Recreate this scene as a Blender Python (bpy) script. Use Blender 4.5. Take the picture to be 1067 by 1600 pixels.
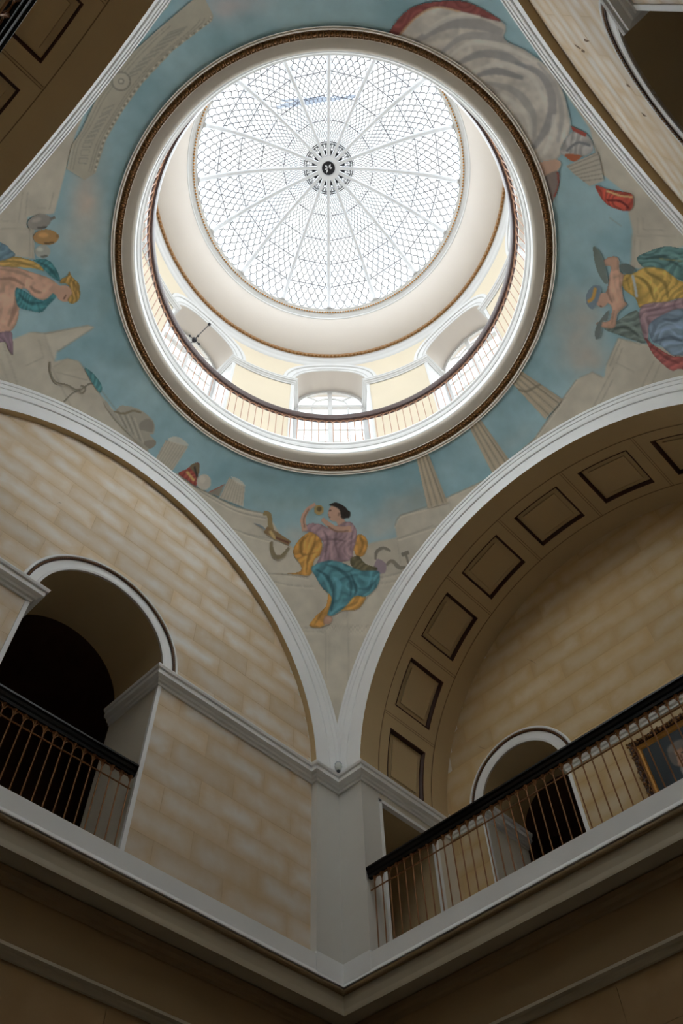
import bpy, math, random
import numpy as np
from mathutils import Matrix, Vector

# ------------------------------------------------------------------ scene reset
for o in list(bpy.data.objects):
    bpy.data.objects.remove(o)
SC = bpy.context.scene
COL = SC.collection
random.seed(4)
RNG = np.random.default_rng(4)
PI = math.pi

# ------------------------------------------------------------------ camera
F_PX = 1262.0
CAM = np.array([-2.693, -2.375, 1.6])
YAW, PITCH, ROLL = 0.7383, 1.0063, -0.0444
_d = np.array([math.cos(PITCH)*math.cos(YAW), math.cos(PITCH)*math.sin(YAW), math.sin(PITCH)])
_r0 = np.array([math.sin(YAW), -math.cos(YAW), 0.0]); _u0 = np.cross(_r0, _d)
_r = math.cos(ROLL)*_r0 + math.sin(ROLL)*_u0
_u = -math.sin(ROLL)*_r0 + math.cos(ROLL)*_u0
cd = bpy.data.cameras.new('camera'); cam = bpy.data.objects.new('camera', cd); COL.objects.link(cam)
cd.sensor_fit = 'VERTICAL'; cd.sensor_height = 36.0; cd.lens = F_PX/1600*36.0
cd.clip_start = 0.05; cd.clip_end = 200
cam.matrix_world = Matrix(((_r[0], _u[0], -_d[0], CAM[0]), (_r[1], _u[1], -_d[1], CAM[1]), (_r[2], _u[2], -_d[2], CAM[2]), (0, 0, 0, 1)))
SC.camera = cam

# ------------------------------------------------------------------ sky, sun, exposure
SC.view_settings.view_transform = 'Standard'
SC.view_settings.look = 'None'
SC.view_settings.gamma = 1.0
SC.view_settings.use_curve_mapping = False
SC.view_settings.exposure = -0.13
W = bpy.data.worlds.new('overcast_sky'); SC.world = W; W.use_nodes = True
bg = W.node_tree.nodes['Background']; bg.inputs[0].default_value = (0.95, 0.98, 1.0, 1); bg.inputs[1].default_value = 1.45
sl = bpy.data.lights.new('overcast_fill_sun', 'SUN'); sl.energy = 28.0; sl.angle = math.radians(165); sl.color = (0.87, 0.94, 1.0)  # wide soft sun added as overcast fill; visible sky alone is too dim
so = bpy.data.objects.new('overcast_fill_sun', sl); COL.objects.link(so); so.location = (0, 0, 40); so.rotation_euler = (math.radians(3), math.radians(-3), 0)
for nm, loc, rx, sz in (('skylight_portal', (0, 0, 24.0), 0.0, 7.2),):
    al = bpy.data.lights.new(nm, 'AREA'); al.shape = 'SQUARE'; al.size = sz; al.cycles.is_portal = True
    ao = bpy.data.objects.new(nm, al); COL.objects.link(ao); ao.location = loc

# ------------------------------------------------------------------ materials
def lin(c):
    return tuple(((x/255)/12.92 if x/255 <= 0.04045 else ((x/255+0.055)/1.055)**2.4) for x in c)
MATS = {}
def mat(name, rgb, rough=0.7, metal=0.0, var=0.06, scale=3.0, bump=0.0, bscale=30.0, spec=0.3):
    if name in MATS: return MATS[name]
    m = bpy.data.materials.new(name); m.use_nodes = True; nt = m.node_tree; b = nt.nodes['Principled BSDF']
    b.inputs['Roughness'].default_value = rough; b.inputs['Metallic'].default_value = metal
    b.inputs['Specular IOR Level'].default_value = spec
    c = lin(rgb); tc = nt.nodes.new('ShaderNodeTexCoord'); nz = nt.nodes.new('ShaderNodeTexNoise')
    nz.inputs['Scale'].default_value = scale; nz.inputs['Detail'].default_value = 4
    nt.links.new(tc.outputs['Object'], nz.inputs['Vector'])
    mx = nt.nodes.new('ShaderNodeMix'); mx.data_type = 'RGBA'
    mx.inputs[6].default_value = (*[x*(1-var*1.6) for x in c], 1); mx.inputs[7].default_value = (*[min(1, x*(1+var*1.6)) for x in c], 1)
    nt.links.new(nz.outputs['Fac'], mx.inputs[0]); nt.links.new(mx.outputs[2], b.inputs['Base Color'])
    if bump:
        n2 = nt.nodes.new('ShaderNodeTexNoise'); n2.inputs['Scale'].default_value = bscale; n2.inputs['Detail'].default_value = 5
        nt.links.new(tc.outputs['Object'], n2.inputs['Vector'])
        bp = nt.nodes.new('ShaderNodeBump'); bp.inputs['Strength'].default_value = bump; bp.inputs['Distance'].default_value = 0.02
        nt.links.new(n2.outputs['Fac'], bp.inputs['Height']); nt.links.new(bp.outputs['Normal'], b.inputs['Normal'])
    MATS[name] = m; return m

WHITE = mat('white_painted_plaster', (238, 238, 237), 0.75, bump=0.05, var=0.03)
CREAM = mat('cream_plaster', (214, 206, 190), 0.7, bump=0.05, var=0.04)
BUFF = mat('buff_vault_plaster', (192, 168, 128), 0.75, bump=0.08, var=0.05, scale=1.5)
PIERM = mat('pale_pier_plaster', (212, 209, 202), 0.65, bump=0.05, var=0.03)
TAUPE = mat('taupe_trim_paint', (160, 148, 126), 0.6, var=0.04)
BROWN = mat('brown_trim_paint', (132, 110, 80), 0.6, var=0.05)
DARKB = mat('dark_bronze_frame', (62, 34, 22), 0.5, var=0.15, scale=20)
GOLD = mat('aged_gilding', (176, 128, 66), 0.42, 0.55, var=0.2, scale=40)
GOLDD = mat('dark_aged_gilding', (138, 96, 52), 0.5, 0.3, var=0.3, scale=60)
COPPER = mat('copper_rods', (134, 92, 56), 0.45, 0.5, var=0.15, scale=25)
BLACKR = mat('black_lacquer_rail', (9, 7, 7), 0.3, var=0.1, spec=0.16)
MAHOG = mat('dark_mahogany_rail', (58, 26, 18), 0.3, var=0.15, spec=0.5)
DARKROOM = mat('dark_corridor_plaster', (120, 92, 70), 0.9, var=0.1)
FLOORM = mat('pale_marble_floor', (222, 219, 212), 0.5, var=0.06, scale=1.2)
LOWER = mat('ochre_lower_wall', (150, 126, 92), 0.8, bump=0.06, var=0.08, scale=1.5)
DRUMM = mat('drum_cream_plaster', (204, 192, 170), 0.75, var=0.05, scale=0.8, bump=0.05)
COVEM = mat('drum_cove_plaster', (194, 186, 178), 0.75, var=0.04, scale=0.6, bump=0.05)
SOFFIT = mat('taupe_ring_soffit', (222, 212, 198), 0.7, var=0.03)
LEAD = mat('lead_cames', (92, 92, 100), 0.6, 0.2, var=0.1, scale=20)
IRON = mat('dark_iron', (38, 38, 42), 0.5, 0.5, var=0.1, scale=20)
RIBM = mat('grey_white_ribs', (200, 202, 206), 0.5, var=0.03)
STEEL = mat('grey_roof_beam', (165, 174, 188), 0.6, var=0.05)
DRUMW = mat('drum_white_paint', (198, 198, 198), 0.55, var=0.03)
BRONZE = mat('brown_bronze_bed', (140, 106, 68), 0.5, var=0.15, scale=20)
OCHRE = mat('ochre_soffit_paint', (192, 166, 124), 0.7, var=0.05)
SHELLM = mat('light_shell_surface', (150, 140, 125), 0.9, var=0.05)  # surface of the added shell that keeps stray daylight out

def glass_mat():
    m = bpy.data.materials.new('clear_glass'); m.use_nodes = True; nt = m.node_tree
    nt.nodes.remove(nt.nodes['Principled BSDF']); out = nt.nodes['Material Output']
    t = nt.nodes.new('ShaderNodeBsdfTransparent'); g = nt.nodes.new('ShaderNodeBsdfGlossy'); mx = nt.nodes.new('ShaderNodeMixShader')
    tc = nt.nodes.new('ShaderNodeTexCoord'); nz = nt.nodes.new('ShaderNodeTexNoise'); nz.inputs['Scale'].default_value = 1.2
    cr = nt.nodes.new('ShaderNodeValToRGB'); cr.color_ramp.elements[0].color = (0.93, 0.95, 0.96, 1); cr.color_ramp.elements[1].color = (0.99, 0.99, 0.97, 1)
    cr.color_ramp.elements[0].position = 0.35; cr.color_ramp.elements[1].position = 0.6
    nt.links.new(tc.outputs['Object'], nz.inputs['Vector']); nt.links.new(nz.outputs['Fac'], cr.inputs[0]); nt.links.new(cr.outputs[0], t.inputs[0])
    g.inputs['Roughness'].default_value = 0.08; mx.inputs[0].default_value = 0.035
    nt.links.new(t.outputs[0], mx.inputs[1]); nt.links.new(g.outputs[0], mx.inputs[2]); nt.links.new(mx.outputs[0], out.inputs[0])
    return m
GLASS = glass_mat()

def block_mat(name, centre, edge):
    """faux-painted ashlar: each block pale in the middle and ochre towards its painted joints"""
    m = bpy.data.materials.new(name); m.use_nodes = True; nt = m.node_tree; b = nt.nodes['Principled BSDF']
    N = nt.nodes.new; L = nt.links.new
    b.inputs['Roughness'].default_value = 0.72; b.inputs['Specular IOR Level'].default_value = 0.25
    uv = N('ShaderNodeAttribute'); uv.attribute_name = 'blk'
    oi = N('ShaderNodeObjectInfo')
    tc = N('ShaderNodeTexCoord')
    n1 = N('ShaderNodeTexNoise'); n1.inputs['Scale'].default_value = 1.6; n1.inputs['Detail'].default_value = 3; n1.noise_dimensions = '4D'
    L(tc.outputs['Object'], n1.inputs['Vector']); L(oi.outputs['Random'], n1.inputs['W'])
    n2 = N('ShaderNodeTexNoise'); n2.inputs['Scale'].default_value = 5.0; n2.inputs['Detail'].default_value = 5
    L(tc.outputs['Object'], n2.inputs['Vector'])
    sep = N('ShaderNodeSeparateColor'); L(uv.outputs['Color'], sep.inputs[0])
    # red channel: distance to the nearest painted joint in metres * 4
    ad = N('ShaderNodeMath'); ad.operation = 'MULTIPLY_ADD'; L(n2.outputs['Fac'], ad.inputs[0]); ad.inputs[1].default_value = 1.0; L(sep.outputs[0], ad.inputs[2])
    mr = N('ShaderNodeMapRange'); mr.interpolation_type = 'SMOOTHSTEP'; L(ad.outputs[0], mr.inputs[0]); mr.inputs[1].default_value = 0.3; mr.inputs[2].default_value = 1.3
    st = N('ShaderNodeMapRange'); L(n1.outputs['Fac'], st.inputs[0]); st.inputs[1].default_value = 0.3; st.inputs[2].default_value = 0.7; st.inputs[3].default_value = 0.25; st.inputs[4].default_value = 1.0
    mu = N('ShaderNodeMath'); mu.operation = 'MULTIPLY'; L(mr.outputs[0], mu.inputs[0]); L(st.outputs[0], mu.inputs[1])
    mx = N('ShaderNodeMix'); mx.data_type = 'RGBA'; mx.inputs[6].default_value = (*lin(edge), 1); mx.inputs[7].default_value = (*lin(centre), 1)
    L(mu.outputs[0], mx.inputs[0])
    hs = N('ShaderNodeHueSaturation'); L(mx.outputs[2], hs.inputs['Color'])
    rv = N('ShaderNodeMapRange'); L(oi.outputs['Random'], rv.inputs[0]); rv.inputs[3].default_value = 0.92; rv.inputs[4].default_value = 1.06
    L(rv.outputs[0], hs.inputs['Value']); L(hs.outputs[0], b.inputs['Base Color'])
    bp = N('ShaderNodeBump'); bp.inputs['Strength'].default_value = 0.06; bp.inputs['Distance'].default_value = 0.02
    n3 = N('ShaderNodeTexNoise'); n3.inputs['Scale'].default_value = 25; L(tc.outputs['Object'], n3.inputs['Vector'])
    L(n3.outputs['Fac'], bp.inputs['Height']); L(bp.outputs[0], b.inputs['Normal'])
    return m
BLOCK = block_mat('faux_ashlar_cream', (226, 222, 216), (208, 182, 146))
BLOCKW = block_mat('faux_ashlar_ochre', (208, 190, 158), (194, 163, 116))
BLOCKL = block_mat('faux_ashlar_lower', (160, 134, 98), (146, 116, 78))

def vcol_mat(name, rough=0.8):
    m = bpy.data.materials.new(name); m.use_nodes = True; nt = m.node_tree; b = nt.nodes['Principled BSDF']
    b.inputs['Roughness'].default_value = rough; b.inputs['Specular IOR Level'].default_value = 0.2
    a = nt.nodes.new('ShaderNodeAttribute'); a.attribute_name = 'paint'
    tc = nt.nodes.new('ShaderNodeTexCoord'); n = nt.nodes.new('ShaderNodeTexNoise'); n.inputs['Scale'].default_value = 6; n.inputs['Detail'].default_value = 6
    nt.links.new(tc.outputs['Object'], n.inputs['Vector'])
    mr = nt.nodes.new('ShaderNodeMapRange'); nt.links.new(n.outputs['Fac'], mr.inputs[0]); mr.inputs[3].default_value = 0.88; mr.inputs[4].default_value = 1.12
    vm = nt.nodes.new('ShaderNodeVectorMath'); vm.operation = 'SCALE'; nt.links.new(a.outputs['Color'], vm.inputs[0]); nt.links.new(mr.outputs[0], vm.inputs['Scale'])
    nt.links.new(vm.outputs[0], b.inputs['Base Color'])
    return m
PAINT = vcol_mat('fresco_paint')
OIL = vcol_mat('oil_paint', 0.45)

# ------------------------------------------------------------------ mesh helpers
def mesh(name, verts, faces, smooth=None):
    me = bpy.data.meshes.new(name)
    verts = np.asarray(verts, dtype=np.float64).reshape(-1, 3)
    if isinstance(faces, np.ndarray):
        n, k = faces.shape
        me.vertices.add(len(verts)); me.vertices.foreach_set('co', verts.ravel().astype(np.float32))
        me.loops.add(n*k); me.loops.foreach_set('vertex_index', faces.ravel().astype(np.int32))
        me.polygons.add(n); me.polygons.foreach_set('loop_start', np.arange(0, n*k, k, dtype=np.int32))
        me.update(calc_edges=True); me.validate()
    else:
        me.from_pydata(verts.tolist(), [], [list(map(int, f)) for f in faces]); me.update()
    if smooth is not None:
        me.polygons.foreach_set('use_smooth', np.ones(len(me.polygons), dtype=bool))
        if smooth < 179: me.set_sharp_from_angle(angle=math.radians(smooth))
    return me

def add(name, data, m=None, parent=None, loc=None, rot=None):
    o = bpy.data.objects.new(name, data); COL.objects.link(o)
    if data is not None and m is not None and len(data.materials) == 0: data.materials.append(m)
    if parent is not None: o.parent = parent
    if loc is not None: o.location = loc
    if rot is not None: o.rotation_euler = rot
    return o

def thing(name, label, cat, loc=(0, 0, 0), rot=(0, 0, 0), group=None):
    o = bpy.data.objects.new(name, None); COL.objects.link(o); o.location = loc; o.rotation_euler = rot; o.empty_display_size = 0.2
    return tag(o, label, cat, group)

def tag(o, label, cat, group=None, kind=None):
    o['label'] = label; o['category'] = cat
    if group: o['group'] = group
    if kind: o['kind'] = kind
    return o

def struct(o, label, cat): return tag(o, label, cat, kind='structure')

class MB:
    """collects shapes of ONE part"""
    def __init__(s): s.v = []; s.f = []
    def put(s, v, f):
        n = len(s.v); s.v.extend([tuple(map(float, p)) for p in v]); s.f.extend([tuple(int(i)+n for i in q) for q in f]); return s
    def box(s, a, b, M=None):
        (x0, y0, z0), (x1, y1, z1) = a, b
        v = [(x0, y0, z0), (x1, y0, z0), (x1, y1, z0), (x0, y1, z0), (x0, y0, z1), (x1, y0, z1), (x1, y1, z1), (x0, y1, z1)]
        if M is not None: v = [tuple(M @ Vector(p)) for p in v]
        return s.put(v, [(0, 3, 2, 1), (4, 5, 6, 7), (0, 1, 5, 4), (1, 2, 6, 5), (2, 3, 7, 6), (3, 0, 4, 7)])
    def tube(s, pts, r, n=6, cap=True, closed=False):
        P = [np.array(p, float) for p in pts]; m = len(P); rr = r if hasattr(r, '__len__') else [r]*m
        rings = []; up = None
        for i in range(m):
            t = (P[(i+1) % m]-P[i-1]) if (closed or 0 < i < m-1) else (P[1]-P[0] if i == 0 else P[-1]-P[-2])
            t = t/(np.linalg.norm(t)+1e-12)
            if up is None:
                up = np.array([0, 0, 1.0]) if abs(t[2]) < 0.9 else np.array([1.0, 0, 0])
            a = np.cross(t, up); a /= np.linalg.norm(a)+1e-12; b = np.cross(a, t); up = b
            rings.append([P[i]+rr[i]*(math.cos(2*PI*k/n)*a+math.sin(2*PI*k/n)*b) for k in range(n)])
        f = []; lim = m if closed else m-1
        for i in range(lim):
            j = (i+1) % m
            for k in range(n): f.append((i*n+k, i*n+(k+1) % n, j*n+(k+1) % n, j*n+k))
        if cap and not closed: f += [tuple(range(n-1, -1, -1)), tuple((m-1)*n+k for k in range(n))]
        return s.put([p for q in rings for p in q], f)
    def ball(s, c, r, nu=8, nv=6, M=None):
        r = r if hasattr(r, '__len__') else (r, r, r); v = []
        for j in range(nv+1):
            t = PI*j/nv
            for i in range(nu):
                p = 2*PI*i/nu; q = Vector((r[0]*math.sin(t)*math.cos(p), r[1]*math.sin(t)*math.sin(p), r[2]*math.cos(t)))
                if M is not None: q = M @ q
                v.append((c[0]+q[0], c[1]+q[1], c[2]+q[2]))
        return s.put(v, [(j*nu+i, (j+1)*nu+i, (j+1)*nu+(i+1) % nu, j*nu+(i+1) % nu) for j in range(nv) for i in range(nu)])
    def lathe(s, prof, n=24, c=(0, 0, 0)):
        v = [(c[0]+r*math.cos(2*PI*i/n), c[1]+r*math.sin(2*PI*i/n), c[2]+z) for r, z in prof for i in range(n)]
        return s.put(v, [(j*n+i, j*n+(i+1) % n, (j+1)*n+(i+1) % n, (j+1)*n+i) for j in range(len(prof)-1) for i in range(n)])
    def build(s, name, m, parent=None, smooth=None, loc=None, rot=None):
        return add(name, mesh(name, s.v, s.f, smooth), m, parent, loc, rot)

def lathe(prof, n=192, a0=0.0, a1=2*PI):
    full = abs(a1-a0-2*PI) < 1e-6; m = n if full else n+1
    A = a0+(a1-a0)*np.arange(m)/n; P = np.array(prof, float)
    V = np.zeros((len(P), m, 3)); V[:, :, 0] = P[:, :1]*np.cos(A); V[:, :, 1] = P[:, :1]*np.sin(A); V[:, :, 2] = P[:, 1:]
    I, J = np.meshgrid(np.arange(len(P)-1), np.arange(n), indexing='ij'); K = (J+1) % m
    Fc = np.stack([I*m+J, I*m+K, (I+1)*m+K, (I+1)*m+J], -1).reshape(-1, 4)
    return V.reshape(-1, 3), Fc

def sweep(path, prof, closed=False):
    """mitred sweep in plan: prof = [(offset to the left of travel, z)]"""
    P = [np.array(p, float) for p in path]; n = len(P); V = []
    for i in range(n):
        d0 = P[i]-P[i-1] if (closed or i > 0) else P[1]-P[0]
        d1 = P[(i+1) % n]-P[i] if (closed or i < n-1) else P[-1]-P[-2]
        d0 /= np.linalg.norm(d0); d1 /= np.linalg.norm(d1)
        n0 = np.array([-d0[1], d0[0]]); n1 = np.array([-d1[1], d1[0]])
        b = n0+n1; b = b/(b@n0) if abs(b@n0) > 1e-6 else n0
        for o, z in prof: V.append((P[i][0]+b[0]*o, P[i][1]+b[1]*o, z))
    k = len(prof); Fc = []
    for i in range(n if closed else n-1):
        j = (i+1) % n
        for t in range(k-1): Fc.append((i*k+t, i*k+t+1, j*k+t+1, j*k+t))
    if not closed: Fc += [tuple(range(k)), tuple((n-1)*k+t for t in range(k-1, -1, -1))]
    return V, Fc

# ------------------------------------------------------------------ key dimensions (metres)
A = 4.0           # half side of the square hall
W0 = 0.424        # pier face
RI = A-W0         # arch / vault radius 3.576
RO = 4.07         # outer edge of archivolt
Z0 = 9.075        # springing of the great arches
RS = math.sqrt(A*A+RO*RO)   # pendentive sphere
ZC0, ZC1 = 8.914, 9.13      # impost cornice
ZP = 6.56         # top of gallery plinth
XB = 5.9          # back wall of the deep recesses
YT = 4.10         # face of the shallow lunette walls
RING_R, RING_Z = 3.275, 13.749

# local frames: side k rotates the "front" (+y wall) about z.  k=0:+y  1:-x  2:-y  3:+x
def rotz(V, k):
    V = np.asarray(V, float).reshape(-1, 3); c, s = [(1, 0), (0, 1), (-1, 0), (0, -1)][k % 4]
    return np.stack([V[:, 0]*c-V[:, 1]*s, V[:, 0]*s+V[:, 1]*c, V[:, 2]], 1)
SIDES = {0: 'left', 1: 'behind_left', 2: 'behind_right', 3: 'right'}
SAYS = {0: 'left side of the hall', 1: 'side behind on the left', 2: 'upper right side behind', 3: 'right side of the hall'}

# ================================================================== FLOOR, LOWER WALLS, LEDGE
fl = MB().box((-4.3, -4.3, -0.2), (4.3, 4.3, 0.0)).build('floor', FLOORM); struct(fl, 'pale marble floor of the domed hall', 'floor')
for k in range(4):
    v, f = MB().box((-4.6, 4.26, 0), (4.6, 4.5, 6.05)).v, MB().box((-4.6, 4.26, 0), (4.6, 4.5, 6.05)).f
    w = add('wall_lower_'+SIDES[k], mesh('lower_wall', rotz(v, k), f), LOWER)
    struct(w, 'ochre lower wall under the gallery ledge, '+SAYS[k], 'wall')
    # painted ashlar courses just below the picture moulding
    for c in range(4):
        z1 = 5.30-c*0.42; z0 = z1-0.42; x = -4.25-0.55*(c % 2)
        while x < 4.25:
            xa, xb = max(x, -4.25), min(x+1.1, 4.25); x += 1.1
            if xb-xa < 0.1: continue
            mb = MB().box((xa+0.002, 4.254, z0+0.002), (xb-0.002, 4.27, z1-0.002))
            me = mesh('block', rotz(mb.v, k), mb.f); at = me.color_attributes.new('blk', 'FLOAT_COLOR', 'POINT')
            for i in range(8): at.data[i].color = (0.35, 0, 0, 1)
            add('block', me, BLOCKL, w)
    # picture moulding of the lower wall
    v, f = sweep([(4.25, 4.25), (-4.25, 4.25)], [(0, 5.46), (0.02, 5.46), (0.05, 5.44), (0.06, 5.41), (0.035, 5.39), (0.03, 5.37), (0.015, 5.34), (0, 5.33)])
    add('picture_moulding', mesh('picture_moulding', rotz(v, k), f), TAUPE, w)
    v, f = sweep([(4.25, 4.25), (-4.25, 4.25)], [(0, 6.03), (0.07, 6.03), (0.06, 5.98), (0.03, 5.95), (0.025, 5.92), (0, 5.90)])
    add('soffit_moulding', mesh('soffit_moulding', rotz(v, k), f), BROWN, w)

sq = [(A, A), (-A, A), (-A, -A), (A, -A)]    # travelled so that "left" is the inside
def ring_sq(name, prof, m, parent=None, label=None):
    v, f = sweep(sq, prof, True); o = add(name, mesh(name, v, f), m, parent)
    return o
led = ring_sq('trim_1', [(-0.45, ZP), (0.012, ZP), (0.012, 6.375), (0.028, 6.34), (0.028, 6.328), (-0.02, 6.328)], WHITE)
struct(led, 'white plinth and lip running round the gallery edge', 'ledge')
tor = ring_sq('torus', [(-0.02, 6.328)]+[(0.0+0.022*math.cos(t), 6.296+0.03*math.sin(t)) for t in np.linspace(PI/2, -PI/2, 8)]+[(-0.02, 6.262)], BROWN, led)
fas = ring_sq('fascia', [(-0.02, 6.262), (-0.012, 6.262), (-0.014, 6.20), (-0.010, 6.12), (0.0, 6.07), (0.002, 6.045), (-0.30, 6.045)], TAUPE, led)

# ================================================================== PIERS
for k in range(4):
    sx, sy = [(1, 1), (-1, 1), (-1, -1), (1, -1)][k]
    p = [(RI, A), (A, A), (A, RI), (4.37, RI), (4.37, 4.65), (RI, 4.65)]
    # deep vaults are on +-x, so no swap needed: mirror only
    q = [(x*sx, y*sy) for x, y in p]; zz = (6.30, 9.06)
    V = [(x, y, z) for z in zz for x, y in q]; n = len(q)
    Fc = [tuple(range(n)), tuple(range(n, 2*n))]+[(i, (i+1) % n, n+(i+1) % n, n+i) for i in range(n)]
    o = add('wall_pier_%d' % (k+1), mesh('pier', V, Fc), PIERM)
    struct(o, ['pale plaster corner pier facing us where the two galleries meet', 'pale plaster corner pier on the far left out of view', 'pale plaster corner pier behind the camera', 'pale plaster corner pier on the far right out of view'][k], 'pier')
    pl = [(RI-0.012, A-0.02), (A-0.02, A-0.02), (A-0.02, RI-0.012), (A+0.05, RI-0.012), (A+0.05, A+0.05), (RI-0.012, A+0.05)]
    q = [(x*sx, y*sy) for x, y in pl]; V = [(x, y, z) for z in (6.34, 6.585) for x, y in q]
    add('plinth', mesh('plinth', V, [tuple(range(6)), tuple(range(6, 12))]+[(i, (i+1) % 6, 6+(i+1) % 6, 6+i) for i in range(6)]), WHITE, o)

# ================================================================== IMPOST CORNICE
CP = [(0, ZC0), (0.02, ZC0), (0.025, 8.945), (0.05, 8.955), (0.06, 8.985), (0.085, 9.0), (0.105, 9.012), (0.105, 9.075), (0.125, 9.085), (0.135, 9.118), (0.135, 9.13), (0, 9.13)]
def cornice(path, name, label, swap):
    v, f = sweep(path, CP); o = add(name, mesh('cornice', v, f), WHITE); struct(o, label, 'cornice'); return o
tn = 2
for k in range(4):
    sx, sy = [(1, 1), (-1, 1), (-1, -1), (1, -1)][k]
    path = [(0.934, 5.1), (0.934, YT), (RI, YT), (RI, A), (A, A), (A, RI), (XB, RI), (XB, 2.94), (6.9, 2.94)]
    path = [(x*sx, y*sy) for x, y in path]
    if sx*sy > 0: path = path[::-1]
    v, f = sweep(path, CP)
    o = add('trim_%d' % tn, mesh('cornice', v, f), WHITE); tn += 1
    struct(o, ['white impost cornice around the near corner pier', 'white impost cornice left of the left opening', 'white impost cornice of the corner behind the camera', 'white impost cornice of the far right corner'][k], 'cornice')
for s in (1, -1):
    path = [(6.9*s, 1.5), (XB*s, 1.5), (XB*s, -1.5), (6.9*s, -1.5)]
    if s < 0: path = path[::-1]
    v, f = sweep(path[::-1], CP); o = add('trim_%d' % tn, mesh('cornice', v, f), WHITE); tn += 1
    struct(o, 'white string course on the back wall of the %s recess' % ('right' if s > 0 else 'rear left'), 'cornice')

# ================================================================== WALLS WITH BLOCKS
def strip_face(xs, lo, hi, depth0, depth1):
    """solid strip piece between lo(x) and hi(x); front at depth0, back at depth1 (local +y wall)"""
    V = []; Fc = []
    for x, a, b in zip(xs, lo, hi): V += [(x, depth0, a), (x, depth0, b), (x, depth1, b), (x, depth1, a)]
    n = len(xs)
    for i in range(n-1):
        p, q = 4*i, 4*i+4
        Fc += [(p, q, q+1, p+1), (p+1, q+1, q+2, p+2), (p+3, p+2, q+2, q+3), (p, p+3, q+3, q)]
    Fc += [(0, 1, 2, 3), (4*n-4, 4*n-1, 4*n-2, 4*n-3)]
    return V, Fc

def arch_top(x, holes):
    """upper edge of an opening at x or None"""
    for cx, hw, zs in holes:
        if abs(x-cx) < hw-1e-6: return zs+math.sqrt(max(0, hw*hw-(x-cx)**2))
    return None

def xsamples(x0, x1, holes, n):
    xs = set(np.linspace(x0, x1, n).tolist())
    for cx, hw, zs in holes:
        for t in np.linspace(0, PI, 33):
            x = cx+hw*math.cos(t)
            if x0 < x < x1: xs.add(x)
        for x in (cx-hw, cx+hw):
            for e in (-1e-4, 1e-4):
                if x0 < x+e < x1: xs.add(x+e)
    return sorted(xs)

def block_wall(name, k, face, zlo, holes, label, m, base_m, rad=RI+0.02, course0=6.92, ch=0.347, bl=0.955, xoff=1.30):
    """lunette wall: base sheet with openings, and a block for each painted ashlar"""
    zhi_f = lambda x: Z0+math.sqrt(max(0.0, rad*rad-x*x)) if abs(x) < rad else Z0
    xs = [x for x in xsamples(-rad+0.001, rad-0.001, holes, 121)]
    V = []; Fc = []
    for x in xs:
        t = arch_top(x, holes); V += [(x, face+0.004, max(zlo, t if t else zlo)), (x, face+0.004, max(9.1, zhi_f(x)))]
    for i in range(len(xs)-1): Fc.append((2*i, 2*i+2, 2*i+3, 2*i+1))
    w = add(name, mesh(name, rotz(V, k), Fc), base_m); struct(w, label, 'wall')
    ci = math.floor((zlo-course0)/ch); g = 0.0009
    z = course0+ci*ch
    while z < Z0+rad:
        a, b = max(z, zlo), z+ch; z += ch
        if b-a < 0.05: ci += 1; continue
        x = xoff+(0.48 if ci % 2 == 0 else 0.0)-bl*8; ci += 1
        while x < rad:
            xa, xb = max(x+g, -rad), min(x+bl-g, rad); xr0, xr1 = x, x+bl; x += bl
            if xb-xa < 0.02: continue
            S = xsamples(xa, xb, holes, 9); lo = []; hi = []; keep = []; runs = []
            for q in S:
                t = arch_top(q, holes); l = max(a+g, t+0.0 if t else a+g); h = min(b-g, zhi_f(q))
                if h-l > 0.012: keep.append(q); lo.append(l); hi.append(h)
                elif keep: runs.append((keep, lo, hi)); keep, lo, hi = [], [], []
            if keep: runs.append((keep, lo, hi))
            for keep, lo, hi in runs:
                if len(keep) < 2 or keep[-1]-keep[0] < 0.02: continue
                pr = 0.0004+0.0008*random.random()
                # rows across the height so that the painted joint colour can blend
                V = []; Fc = []; C = []; NR = 6
                for q, l, h in zip(keep, lo, hi):
                    for r in range(NR+1):
                        zz = l+(h-l)*r/NR; V.append((q, face-pr, zz)); C.append(max(0.0, min(q-xr0, xr1-q, zz-a, b-zz))*4)
                    V.append((q, face+0.004, h)); C.append(0); V.append((q, face+0.004, l)); C.append(0)
                M_ = NR+3; n = len(keep)
                for i in range(n-1):
                    for r in range(NR+2): Fc.append((i*M_+r, (i+1)*M_+r, (i+1)*M_+r+1, i*M_+r+1))
                    Fc.append((i*M_+NR+2, (i+1)*M_+NR+2, (i+1)*M_, i*M_))
                Fc += [tuple(range(M_)), tuple((n-1)*M_+r for r in range(M_-1, -1, -1))]
                me = mesh('block', rotz(V, k), Fc); at = me.color_attributes.new('blk', 'FLOAT_COLOR', 'POINT')
                at.data.foreach_set('color', np.array([(c, c, c, 1) for c in C], dtype=np.float32).ravel())
                add('block', me, m, w)
    return w

HO = [(0.0, 0.934, 9.13)]
BO = [(2.22, 0.72, 9.07), (-2.22, 0.72, 9.07)]
block_wall('wall_left', 0, YT, ZP, HO, 'left lunette wall of painted cream stone blocks with an arched opening', BLOCK, CREAM)
block_wall('wall_behind_right', 2, YT, ZP, HO, 'lunette wall at upper right behind with a peeling paint patch', BLOCK, CREAM)
block_wall('wall_right', 3, XB, 6.45, BO, 'ochre stone block back wall of the right gallery', BLOCKW, CREAM)
block_wall('wall_behind_left', 1, XB, 6.45, BO, 'ochre stone block back wall of the rear left gallery', BLOCKW, CREAM)

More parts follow.
